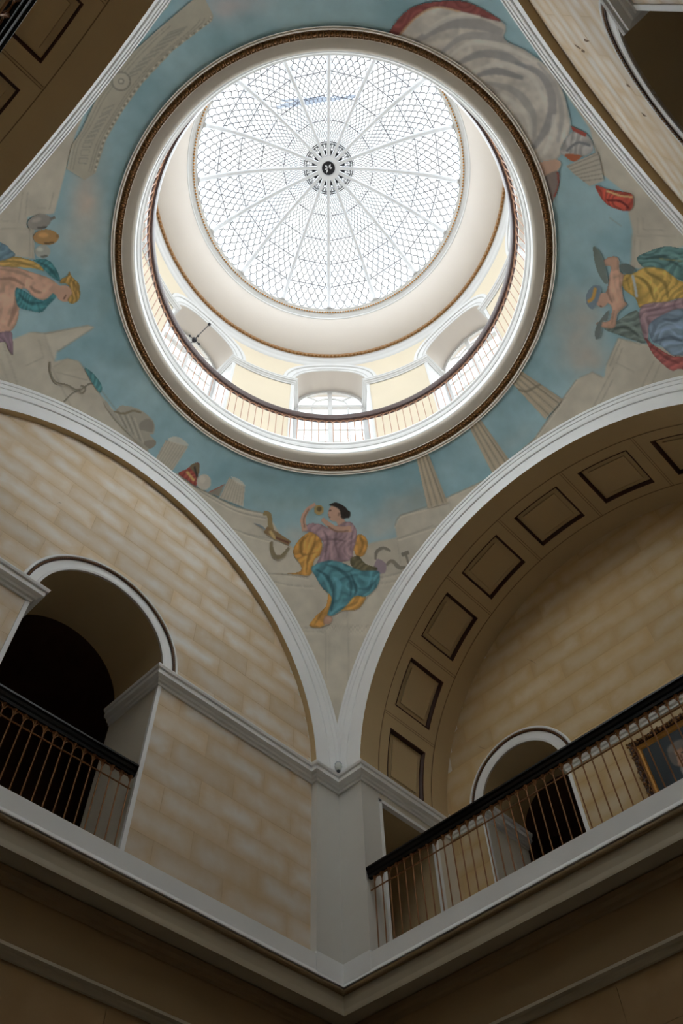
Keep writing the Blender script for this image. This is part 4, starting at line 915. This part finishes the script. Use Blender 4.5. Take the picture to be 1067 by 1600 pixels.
for kk in range(8):
    w = add('window_%d' % (kk+1), None); struct(w, 'arched white window niche of the drum '+where[kk], 'window')
    # archivolt
    V = []; Fc = []; pr = [(0.0, 0.0), (0.0, -0.02), (0.05, -0.03), (0.06, -0.045), (0.17, -0.05), (0.18, -0.075), (0.24, -0.09), (0.26, -0.06), (0.265, 0.0)]; n = 40
    for i in range(n+1):
        t = PI*i/n
        for r, d in pr: V.append(cyl(RW+d, (NARC+r)*math.cos(t), NSP+(NARC+r)*math.sin(t), kk))
    m_ = len(pr); Fc = [(i*m_+j, i*m_+j+1, (i+1)*m_+j+1, (i+1)*m_+j) for i in range(n) for j in range(m_-1)]
    add('archivolt', mesh('archivolt', V, Fc, 35), DRUMW, w)
    V = []; n = 32
    for i in range(n+1):
        t = PI*i/n; V += [cyl(RW, NARC*math.cos(t), NSP+NARC*math.sin(t), kk), cyl(RW+ND, NARC*math.cos(t), NSP+NARC*math.sin(t), kk)]
    add('barrel', mesh('barrel', V, [(2*i, 2*i+1, 2*i+3, 2*i+2) for i in range(n)], 60), COVEM, w)
    for s in (1, -1):
        V = [cyl(RW, s*NHW, 14.2, kk), cyl(RW+ND, s*NHW, 14.2, kk), cyl(RW+ND, s*NHW, NSP, kk), cyl(RW, s*NHW, NSP, kk)]
        add('jamb', mesh('jamb', V, [(0, 1, 2, 3)]), DRUMW, w)
        mb = MB(); V = [cyl(RW+d, s*q, z, kk) for z in (14.2, 19.17) for d, q in ((0.03, NHW-0.012), (-0.015, NHW-0.012), (-0.015, NHW+0.06), (0.03, NHW+0.06))]
        mb.put(V, [(0, 1, 5, 4), (1, 2, 6, 5), (2, 3, 7, 6)]); mb.build('jamb_edge', DRUMW, w)
    V = [cyl(RW, -NHW, 14.2, kk), cyl(RW, NHW, 14.2, kk), cyl(RW+ND, NHW, 14.2, kk), cyl(RW+ND, -NHW, 14.2, kk)]
    add('sill', mesh('sill', V, [(0, 1, 2, 3)]), DRUMW, w)
    # window joinery: frame, mullion, transom, glazing bars
    fr_ = MB(); R2 = RW+ND-0.04
    def bar(d0, z0, d1, z1, wd=0.03, th_=0.03, mb=fr_):
        p = np.array([d0, z0]); q = np.array([d1, z1]); e = (q-p)/np.linalg.norm(q-p); nn = np.array([-e[1], e[0]])*wd
        c = [p+nn, q+nn, q-nn, p-nn]; x0 = RW*math.cos(NHW/RW)
        def P3(ds, z, r):
            c_, s_ = math.cos(kk*PI/4), math.sin(kk*PI/4); X = x0+(r-RW); return (X*c_-ds*s_, X*s_+ds*c_, z)
        mb.put([P3(a[0], a[1], R2+dd) for dd in (-th_, th_) for a in c], [(0, 1, 2, 3), (4, 5, 6, 7), (0, 1, 5, 4), (1, 2, 6, 5), (2, 3, 7, 6), (3, 0, 4, 7)])
    H = NHW*0.992
    zT = NSP-0.05
    bar(-H+0.05, 14.2, -H+0.05, NSP, 0.06); bar(H-0.05, 14.2, H-0.05, NSP, 0.06); bar(0, 14.2, 0, NSP+NARC-0.02, 0.055, 0.04)
    bar(-H, zT, H, zT, 0.05, 0.04); bar(-H, 16.9, H, 16.9, 0.05); bar(-H, 14.5, H, 14.5, 0.08)
    arc = [(H-0.04, NSP)]+[((H-0.04)*math.cos(t), NSP+(H-0.04)*math.sin(t)) for t in np.linspace(0.1, PI-0.1, 15)]+[(-(H-0.04), NSP)]
    for p, q in zip(arc[:-1], arc[1:]): bar(p[0], p[1], q[0], q[1], 0.055)
    wf = fr_.build('window_frame', DRUMW, w)
    gb = MB()
    for z in (15.1, 15.7, 16.3, 17.5, 18.1, 18.7): bar(-H, z, H, z, 0.014, 0.015, gb)
    for s in (1, -1): bar(s*H/2, 14.5, s*H/2, zT, 0.014, 0.015, gb)
    arc = [(0.42*math.cos(t), zT+0.05+0.42*math.sin(t)) for t in np.linspace(0, PI, 11)]
    for p, q in zip(arc[:-1], arc[1:]): bar(p[0], p[1], q[0], q[1], 0.014, 0.015, gb)
    for t in (PI/4, 3*PI/4): bar(0.42*math.cos(t), zT+0.05+0.42*math.sin(t), 0.82*math.cos(t), zT+0.05+0.82*math.sin(t), 0.014, 0.015, gb)
    gb.build('glazing_bars', DRUMW, wf)
    # panes, one by one
    x0 = RW*math.cos(NHW/RW)
    def pane(P):
        c_, s_ = math.cos(kk*PI/4), math.sin(kk*PI/4); X = x0+(R2-RW); V = [(X*c_-d*s_, X*s_+d*c_, z) for d, z in P]
        add('pane', mesh('pane', V, [tuple(range(len(P)))]), GLASS, wf)
    zs = [14.2, 14.5, 15.1, 15.7, 16.3, 16.9, 17.5, 18.1, 18.7, zT]
    for a, b in zip(zs[:-1], zs[1:]):
        for c in range(4): pane([(-H+c*H/2, a), (-H+(c+1)*H/2, a), (-H+(c+1)*H/2, b), (-H+c*H/2, b)])
    for s in (1, -1): pane([(0, zT)]+[(s*H*math.cos(t), NSP+H*math.sin(t)) for t in np.linspace(-0.05, PI/2, 9)])
    # impost cornice from this niche to the next, returning into the niche
    V = []; Fc = []; pts = []
    gap = 2*PI*RW/8
    for (mode, q) in [('in', NHW)]+[('w', x) for x in np.linspace(NHW, gap-NHW, 9)]+[('in2', gap-NHW)]:
        for o_, z in CPN:
            if mode == 'in': V.append(cyl(RW+ND-0.06, q-o_, z, kk))
            elif mode == 'in2': V.append(cyl(RW+ND-0.06, -NHW+o_, z, kk+1))
            else:
                if q == NHW: V.append(cyl(RW-o_, q-o_, z, kk))
                elif abs(q-(gap-NHW)) < 1e-9: V.append(cyl(RW-o_, -NHW+o_, z, kk+1))
                else:
                    a = q/RW+kk*PI/4; V.append(((RW-o_)*math.cos(a), (RW-o_)*math.sin(a), z))
    m_ = len(CPN); n = len(V)//m_; Fc = [(i*m_+j, i*m_+j+1, (i+1)*m_+j+1, (i+1)*m_+j) for i in range(n-1) for j in range(m_-1)]
    add('impost', mesh('impost', V, Fc, 25), DRUMW, w)

# ---- drum cornice, cove, skylight rim
v, f = lathe([(4.1, 20.50), (4.085, 20.52), (4.06, 20.56), (4.055, 20.60), (4.03, 20.64), (3.99, 20.70), (3.985, 20.74), (3.965, 20.76)], 192)
dc = add('trim_drum', mesh('drum_cornice', v, f, 30), DRUMW); struct(dc, 'drum cornice with gilt bead below the plain cove', 'cornice')
v, f = lathe([(3.965, 20.76), (3.93, 20.775), (3.915, 20.80), (3.90, 20.84)], 192); add('bead_bed', mesh('bead_bed', v, f, 30), BRONZE, dc)
def beads(R, z, n, r, name, m, parent, sx=1.0):
    mb = MB()
    for i in range(n):
        t = 2*PI*i/n; c, s = math.cos(t), math.sin(t); mb.ball((R*c, R*s, z), (r, r*sx, r), 6, 4, Matrix(((c, -s, 0), (s, c, 0), (0, 0, 1))))
    o = mb.build(name, m, parent, 180); o['kind'] = 'stuff'; return o
beads(3.925, 20.775, 260, 0.032, 'bead_row', GOLDD, dc, 1.1)
v, f = lathe([(3.90, 20.84), (3.80, 20.90), (3.62, 21.08), (3.46, 21.30), (3.34, 21.54), (3.30, 21.68)], 192)
cv = add('ceiling_cove', mesh('cove', v, f, 60), COVEM); struct(cv, 'plain pale cove between drum cornice and skylight rim', 'ceiling')
v, f = lathe([(3.30, 21.68), (3.28, 21.69), (3.275, 21.75), (3.25, 21.77), (3.22, 21.79), (3.21, 21.83), (3.185, 21.84), (3.16, 21.845), (3.15, 21.87), (3.12, 21.89), (3.10, 21.90), (3.10, 21.98), (3.4, 22.02)], 192)
rm = add('trim_skylight', mesh('skylight_rim', v, f, 30), DRUMW); struct(rm, 'white moulded rim with gilt bead round the glass dome', 'cornice')
beads(3.165, 21.84, 300, 0.024, 'bead_row', GOLD, rm, 1.1)

# ================================================================== GLASS DOME
RD, ZD, RISE = 3.10, 21.93, 1.72
RSP = (RD*RD+RISE*RISE)/(2*RISE); ZSC = ZD+RISE-RSP; B0 = math.asin(RD/RSP); B1 = math.asin(0.62/RSP)
def dome(th_, s, off=0.0):    # s 0 at rim, 1 at tracery ring
    b = B0+(B1-B0)*s; R = RSP+off; return (R*math.sin(b)*math.cos(th_), R*math.sin(b)*math.sin(th_), ZSC+R*math.cos(b))
sk = thing('skylight_dome', 'glass dome of fish-scale panes with sixteen pale ribs and a round hub', 'skylight')
NSEC, NCOL = 16, 96
ROT = math.radians(45)+PI/16*0     # a rib lies on the diagonal that faces us
rib = MB(); n = 18; pts = []
for i in range(n+1):
    b = B0+(math.asin(0.2/RSP)-B0)*i/n; hw = 0.058-0.018*i/n; 
    for (o_, wd) in ((0.03, hw), (-0.05, hw), (-0.075, hw*0.55)):
        for s in (1, -1):
            R = RSP+o_; pts.append((R*math.sin(b), s*wd, ZSC+R*math.cos(b)))
for i in range(n):
    a, c = 6*i, 6*i+6
    for (p, q) in ((0, 2), (2, 4), (4, 5), (5, 3), (3, 1), (1, 0)): rib.f.append((a+p, a+q, c+q, c+p))
rib.v = pts; rib.f += [(0, 2, 4, 5, 3, 1)]
rme = mesh('rib', rib.v, rib.f)
for i in range(NSEC): add('rib', rme, RIBM, sk, None, (0, 0, ROT+2*PI*i/NSEC))
# rows of scales
rows = [0.0]; h = 0.066
while rows[-1] < 1.0: rows.append(rows[-1]+h); h = max(0.020, h*0.945)
sc = 1.0/rows[-3]; rows = [r*sc-0.0 for r in rows]
NRW = len(rows)-2
dl = 2*PI/NCOL
def arc_pts(row, tc, n=6, half=0):
    s0, s1 = rows[row], rows[row+1]; out = []
    rng = np.linspace(-1, 1, 2*n+1) if half == 0 else (np.linspace(-1, 0, n+1) if half < 0 else np.linspace(0, 1, n+1))
    for u_ in rng: out.append((tc+u_*dl/2, s0+(s1-s0)*(1-math.sqrt(max(0, 1-u_*u_*0.98)))/(1-math.sqrt(0.02))))
    return out
def pane_outline(row, tc):
    low = arc_pts(row, tc, 3); right = arc_pts(row+1, tc+dl/2, 3, -1); left = arc_pts(row+1, tc-dl/2, 3, 1)
    return low+right[::-1][1:]+left[::-1][:-1][::1]
def outline_fixed(row, tc):
    low = arc_pts(row, tc, 3)                      # left end -> bottom -> right end
    r = arc_pts(row+1, tc+dl/2, 3, -1)[::-1]       # bottom of right neighbour -> its left end at tc
    l = arc_pts(row+1, tc-dl/2, 3, 1)[::-1]        # right end at tc -> bottom of left neighbour
    return low+r[1:]+l[1:-1]
for row in range(3):
    off = 0.5*dl if row % 2 else 0.0
    P = [dome(t, s) for t, s in outline_fixed(row, 0.0)]
    pm = mesh('pane', P, [tuple(range(len(P)))])
    for c in range(NCOL): add('pane', pm, GLASS, sk, None, (0, 0, ROT+c*dl+off+dl/2))
V = []; Fc = []
for row in range(3, NRW):
    off = 0.5*dl if row % 2 else 0.0
    for c in range(NCOL):
        P = [dome(ROT+t, s) for t, s in outline_fixed(row, c*dl+off+dl/2)]; b = len(V); V += P; Fc.append(tuple(range(b, b+len(P))))
for c in range(NCOL):      # half panes along the rim
    tc = c*dl+dl/2
    P = [dome(ROT+t, s) for t, s in arc_pts(0, tc, 3, 1)+arc_pts(0, tc+dl, 3, -1)[1:]]; b = len(V); V += P; Fc.append(tuple(range(b, b+len(P))))
o = add('small_panes', mesh('small_panes', V, Fc), GLASS, sk); o['kind'] = 'stuff'
v, f = lathe([(0.0, ZSC+RSP)]+[(RSP*math.sin(b), ZSC+RSP*math.cos(b)) for b in np.linspace(0.03, B1, 5)], 48); add('crown_pane', mesh('crown_pane', v, f, 60), GLASS, sk)
ld = MB()
for row in range(NRW+1):
    off = 0.5*dl if row % 2 else 0.0; rr = 0.0088-0.004*row/NRW
    for c in range(NCOL): ld.tube([dome(ROT+t, s, -0.004) for t, s in arc_pts(row, c*dl+off+dl/2, 4)], rr, 3, False)
o = ld.build('leading', LEAD, sk); o['kind'] = 'stuff'
for r_ in (2.72, 2.25, 1.72, 1.15):
    b = math.asin(r_/RSP); P = [((RSP-.03)*math.sin(b)*math.cos(ROT+2*PI*i/NSEC), (RSP-.03)*math.sin(b)*math.sin(ROT+2*PI*i/NSEC), ZSC+(RSP-.03)*math.cos(b)) for i in range(NSEC)]
    MB().tube(P, 0.009, 4, closed=True).build('saddle_bar', LEAD, sk)
# tracery ring and hub
tr = MB()
for r_ in (0.62, 0.575):
    b = math.asin(r_/RSP); tr.tube([(RSP*math.sin(b)*math.cos(t), RSP*math.sin(b)*math.sin(t), ZSC+(RSP-.02)*math.cos(b)) for t in np.linspace(0, 2*PI, 64, endpoint=False)], 0.011, 4, closed=True)
for i in range(NSEC):
    a = ROT+2*PI*(i+.5)/NSEC
    for (rr_, q, sz) in ((0.52, 0.055, 0.033), (0.52, -0.055, 0.033), (0.45, 0.0, 0.036), (0.38, 0.0, 0.022)):
        c = (rr_*math.cos(a)-q*math.sin(a), rr_*math.sin(a)+q*math.cos(a)); z = ZSC+math.sqrt(RSP**2-rr_**2)-.03
        tr.tube([(c[0]+sz*math.cos(t), c[1]+sz*math.sin(t), z) for t in np.linspace(0, 2*PI, 10, endpoint=False)], 0.008, 4, closed=True)
tr.build('tracery', IRON, sk)
zt = ZSC+RSP
hb = MB().lathe([(0.30, zt+0.02), (0.30, zt-0.07), (0.285, zt-0.10), (0.20, zt-0.115), (0.175, zt-0.10), (0.165, zt-0.07), (0.165, zt+0.0)], 40); hub = hb.build('hub', RIBM, sk, 40)
for i in range(NSEC):
    a = ROT+2*PI*(i+.5)/NSEC; wv = [(0.30, .01), (0.42, .035), (0.42, -.035), (0.30, -.01)]
    MB().put([(r_*math.cos(a)-q*math.sin(a), r_*math.sin(a)+q*math.cos(a), zt-0.03) for r_, q in wv], [(0, 1, 2, 3)]).build('vent_slot', IRON, hub)
MB().lathe([(0.0, zt-0.05), (0.168, zt-0.05)], 32).build('hub_disc', IRON, hub)
lf = MB()
for a, l_ in ((1.2, .13), (2.0, .10), (3.0, .12), (4.4, .12), (5.3, .10)):
    c, s = math.cos(a), math.sin(a); lf.put([(0.02*c, 0.02*s, zt-.07), (l_*.55*c-.03*s, l_*.55*s+.03*c, zt-.085), (l_*c, l_*s, zt-.07), (l_*.55*c+.02*s, l_*.55*s-.02*c, zt-.075)], [(0, 1, 2, 3)])
lf.build('hub_leaf', RIBM, hub)
# roof beams seen through the glass
for q, (pa, pb, r_) in enumerate((((432, 167), (562, 149), .06), ((440, 157), (520, 152), .035))):
    o = MB().tube([pixel_on(*pa, 2, 25.0), pixel_on(*pb, 2, 25.0)], r_, 6).build('roof_beam', STEEL)
    tag(o, 'blue-grey beam above the glass dome, '+('thinner shorter one' if q else 'thicker longer one'), 'beam', 'beams above the skylight')

# ================================================================== UPPER BALUSTRADE
rl = thing('circular_balustrade', 'circular balustrade with dark mahogany handrail round the oculus', 'railing')
RR = 3.02; NB = 144
v, f = lathe([(RR-.045, 15.22), (RR-.06, 15.27), (RR-.07, 15.33), (RR-.045, 15.375), (RR+.045, 15.375), (RR+.07, 15.33), (RR+.06, 15.27), (RR+.045, 15.22), (RR-.045, 15.22)], 216); add('handrail', mesh('handrail', v, f, 35), MAHOG, rl)
v, f = lathe([(RR-.012, 14.30), (RR-.012, 14.325), (RR+.012, 14.325), (RR+.012, 14.30), (RR-.012, 14.30)], 216); add('bottom_bar', mesh('bottom_bar', v, f), COPPER, rl)
bm_ = MB().tube([(RR, 0, 14.235), (RR, 0, 15.14)], 0.0078, 6); bm_.ball((RR, 0, 14.30), 0.018, 6, 4); bme = mesh('baluster', bm_.v, bm_.f)
da = 2*PI/NB; am = MB()
am.tube([(RR*math.cos(da*u_), RR*math.sin(da*u_), 15.135+0.08*math.sin(PI*u_)) for u_ in np.linspace(0, 1, 9)], 0.012, 5)
am.tube([(RR*math.cos(da*u_), RR*math.sin(da*u_), 15.222) for u_ in (0, .5, 1)], 0.008, 4)
ame = mesh('arch_ornament', am.v, am.f)
UPC = mat('upper_copper_rods', (164, 122, 96), 0.5, 0.2, var=0.1, scale=25)
for i in range(NB):
    add('baluster', bme, UPC, rl, None, (0, 0, da*i)); add('arch_ornament', ame, UPC, rl, None, (0, 0, da*i))


# ================================================================== GALLERY RAILINGS
HRP = [(-.062, 7.59), (-.066, 7.565), (-.05, 7.545), (-.045, 7.51), (-.03, 7.495), (-.028, 7.46), (.028, 7.46), (.03, 7.495), (.045, 7.51), (.05, 7.545), (.066, 7.565), (.062, 7.59), (.035, 7.606), (-.035, 7.606)]
SP = 0.12
bl_ = MB().tube([(0, 0, ZP-.005), (0, 0, 7.40)], 0.008, 6)
bl_.ball((0, 0, 7.31), (.015, .015, .012), 6, 4); bl_.tube([(0, 0, 7.40), (0, 0, 7.43), (0, 0, 7.46)], [.008, .014, .024], 6); bl_.tube([(0, 0, ZP-.005), (0, 0, ZP+.012)], .014, 6)
BAL = mesh('baluster', bl_.v, bl_.f)
ao_ = MB(); ao_.tube([(.008+(SP-.016)*u_, 0, 7.395+.058*math.sin(PI*u_)**.6) for u_ in np.linspace(0, 1, 11)], .0062, 5)
for u_ in (.28, .5, .72): ao_.tube([(SP*u_, 0, 7.452), (SP*u_, 0, 7.432)], [.007, .004], 4)
ao_.tube([(0, 0, 7.458), (SP, 0, 7.458)], .006, 4)
ORN = mesh('arch_ornament', ao_.v, ao_.f)
def railing(x0, x1, y, k, label, rev=False):
    t = thing('gallery_railing', label, 'railing', group=None)
    t.rotation_euler = (0, 0, k*PI/2)
    mb = MB(); n = len(HRP); V = [(x, y+o_, z) for x in (x0, x1) for o_, z in HRP]
    mb.put(V, [(i, (i+1) % n, n+(i+1) % n, n+i) for i in range(n)]+[tuple(range(n)), tuple(range(2*n-1, n-1, -1))]); mb.build('handrail', BLACKR, t)
    MB().tube([(x0+.01, y, 7.31), (x1-.01, y, 7.31)], .0085, 6).build('middle_rail', COPPER, t)
    nb = int(round((x1-x0)/SP))-1; s0 = (x0+x1)/2-SP*nb/2
    for i in range(nb+1):
        add('baluster', BAL, COPPER, t, (s0+i*SP, y, 0))
        if i < nb: add('arch_ornament', ORN, COPPER, t, (s0+i*SP, y, 0))
    return t
railing(-RI+.02, RI-.02, 4.04, 3, 'long copper railing with black handrail along the right gallery')
railing(-RI+.02, RI-.02, 3.985, 1, 'gallery railing at the upper left edge, seen from below')
railing(-.934+.06, .934-.06, 4.06, 0, 'short copper railing in the arched opening of the left wall')
railing(-.934+.06, .934-.06, 4.06, 2, 'short railing in the arched opening at upper right behind')
# inner stair rail in the dark corridor behind the left opening
t = thing('stair_railing', 'dim stair railing with pale balusters inside the left opening', 'railing')
mb = MB(); mb.box((-1.9, 6.05, 7.52), (.75, 6.17, 7.62)); mb.build('handrail', MAHOG, t)
sb = MB().lathe([(.022, 6.45), (.03, 6.5), (.018, 6.6), (.03, 6.85), (.02, 7.2), (.028, 7.3), (.02, 7.52)], 8); sbm = mesh('stair_baluster', sb.v, sb.f, 40)
for i in range(17): add('stair_baluster', sbm, CREAM, t, (-1.85+i*.16, 6.11, 0))

# ================================================================== FRAMED PORTRAIT
pt = thing('framed_portrait', 'gilt framed dark portrait hanging behind the right railing', 'picture', (XB-.03, 0, 0))
FW, Z_B, Z_T = .56, 7.36, 8.72
def fbar(name, x0, x1, prof_m):
    pass
def frame_ring(y0, z0, y1, z1, prof, m, name, sm=None):
    """prof = [(inset, depth towards room)]"""
    V = []; n = len(prof)
    for (sy, sz) in ((0, 0), (1, 0), (1, 1), (0, 1)):
        for i_, d in prof: V.append((-d, (y0+i_) if sy == 0 else (y1-i_), (z0+i_) if sz == 0 else (z1-i_)))
    Fc = [(a*n+j, a*n+j+1, ((a+1) % 4)*n+j+1, ((a+1) % 4)*n+j) for a in range(4) for j in range(n-1)]
    return add(name, mesh(name, V, Fc, sm), m, pt)
om = frame_ring(-FW, Z_B, FW, Z_T, [(0, -.0), (0, .05), (.02, .075), (.045, .07), (.075, .05), (.08, .045)], DARKB, 'outer_moulding')
frame_ring(-FW+.08, Z_B+.08, FW-.08, Z_T-.08, [(0, .045), (.01, .055), (.025, .04), (.045, .03), (.06, .012)], GOLD, 'inner_slip')
mb = MB(); r_ = random.Random(3)
per = [(-FW+.04, z, 0) for z in np.arange(Z_B+.02, Z_T, .022)]+[(FW-.04, z, 0) for z in np.arange(Z_B+.02, Z_T, .022)]+[(y, Z_B+.04, 1) for y in np.arange(-FW+.02, FW, .022)]+[(y, Z_T-.04, 1) for y in np.arange(-FW+.02, FW, .022)]
for y, z, e in per:
    for q in range(2):
        a, b = r_.uniform(-.035, .035), r_.uniform(-.01, .01); s = r_.uniform(.008, .017)
        mb.ball((-.072+r_.uniform(-.01, .008), y+(b if e == 0 else b)+(a if e == 0 else 0), z+(a if e == 1 else b)), (s, s, s), 5, 4)
o = mb.build('carved_leaves', GOLDD, om, 180); o['kind'] = 'stuff'
# oil canvas: half-length sitter in dark clothes, painted in vertex colour
ny, nz = 66, 96; yy = np.linspace(-FW+.14, FW-.14, ny); zz = np.linspace(Z_B+.14, Z_T-.14, nz); Yg, Zg = np.meshgrid(yy, zz)
C = np.zeros((nz, ny, 3)); C[:] = (24, 34, 38)
def blob(cy, cz, ry, rz, col, soft=.25, op=1.0):
    d = np.sqrt(((Yg-cy)/ry)**2+((Zg-cz)/rz)**2); a = (np.clip((1+soft-d)/soft, 0, 1)*op)[..., None]; C[:] = C*(1-a)+np.array(col, float)*a
blob(0, 7.72, .36, .42, (22, 24, 28)); blob(.05, 7.75, .22, .40, (30, 44, 52)); blob(0, 8.03, .07, .10, (150, 150, 146)); blob(0, 7.95, .035, .12, (120, 126, 130))
blob(0, 8.24, .105, .15, (150, 112, 90)); blob(.02, 8.22, .06, .09, (176, 136, 110), .6); blob(.10, 8.27, .04, .12, (96, 88, 80)); blob(-.10, 8.27, .04, .12, (84, 78, 72)); blob(0, 8.385, .10, .05, (110, 102, 94), .5)
for s in (.035, -.035): blob(s, 8.26, .018, .010, (60, 42, 36))
blob(0, 8.215, .014, .03, (130, 92, 74)); blob(0, 8.165, .03, .008, (112, 62, 54))
P = np.stack([np.full(Yg.size, -.012), Yg.ravel(), Zg.ravel()], 1); I, J = np.meshgrid(np.arange(nz-1), np.arange(ny-1), indexing='ij')
me = mesh('canvas', P, np.stack([I*ny+J, I*ny+J+1, (I+1)*ny+J+1, (I+1)*ny+J], -1).reshape(-1, 4), 180)
cl = np.clip(C.reshape(-1, 3)/255, 0, 1); paint(me, np.where(cl <= .04045, cl/12.92, ((cl+.055)/1.055)**2.4)); add('canvas', me, OIL, pt)

# ================================================================== SMALL FITTINGS
# clear lamp on the cornice in the corner
t = thing('corner_lamp', 'small clear glass lamp standing on the cornice in the corner', 'lamp', (3.89, 3.89, 9.13))
MB().lathe([(0.0, 0), (.045, 0), (.045, .02), (.03, .03), (.028, .07), (0, .07)], 16).build('base', IRON, t, 40)
CL = mat('frosted_lamp_glass', (196, 200, 196), 0.15, var=0.05, spec=.6)
bu = MB().lathe([(.024, .07), (.045, .10), (.055, .14), (.048, .185), (.028, .21), (0, .218)], 16).build('bulb', CL, t, 60)
MB().lathe([(.0, .222), (.03, .215), (.05, .19), (.052, .185)], 16).build('cap', STEEL, bu, 60)
# rod lamp hanging in the left window niche of the drum
NA = PI/2
t = thing('hanging_rod_lamp', 'thin dark rod lamp hanging in the left drum niche', 'lamp', (0, 0, 0))
def pix_dir(px, py): return _d+_r*(px-533.5)/F_PX-_u*(py-800)/F_PX
D = pix_dir(327, 507); c_ = CAM-np.array([0, 0, NSP]); a_ = D[0]**2+D[2]**2; b_ = c_[0]*D[0]+c_[2]*D[2]; t_ = (-b_+math.sqrt(b_*b_-a_*(c_[0]**2+c_[2]**2-NARC**2)))/a_
p1 = CAM+t_*D; D = pix_dir(304, 530); p0 = CAM+D*((p1[1]+.02-CAM[1])/D[1])
MB().tube([p0, p1], .012, 6).build('rod', IRON, t)
hd = MB().lathe([(0.0, -.10), (.05, -.09), (.06, -.03), (.03, 0), (.0, .01)], 12, tuple(p0)); hd = hd.build('lamp_head', IRON, t, 40)
arm = MB()
for a in (0, PI/2, PI, 3*PI/2):
    arm.tube([p0+[0, 0, -.02], p0+[.12*math.cos(a), .12*math.sin(a), -.05]], .008, 5); arm.ball(tuple(p0+[.13*math.cos(a), .13*math.sin(a), -.05]), .028, 8, 6)
arm.build('lamp_arms', IRON, hd)
MB().lathe([(.0, 0), (.04, 0), (.03, -.02), (0, -.02)], 12, tuple(p1)).build('ceiling_rose', IRON, t, 40)
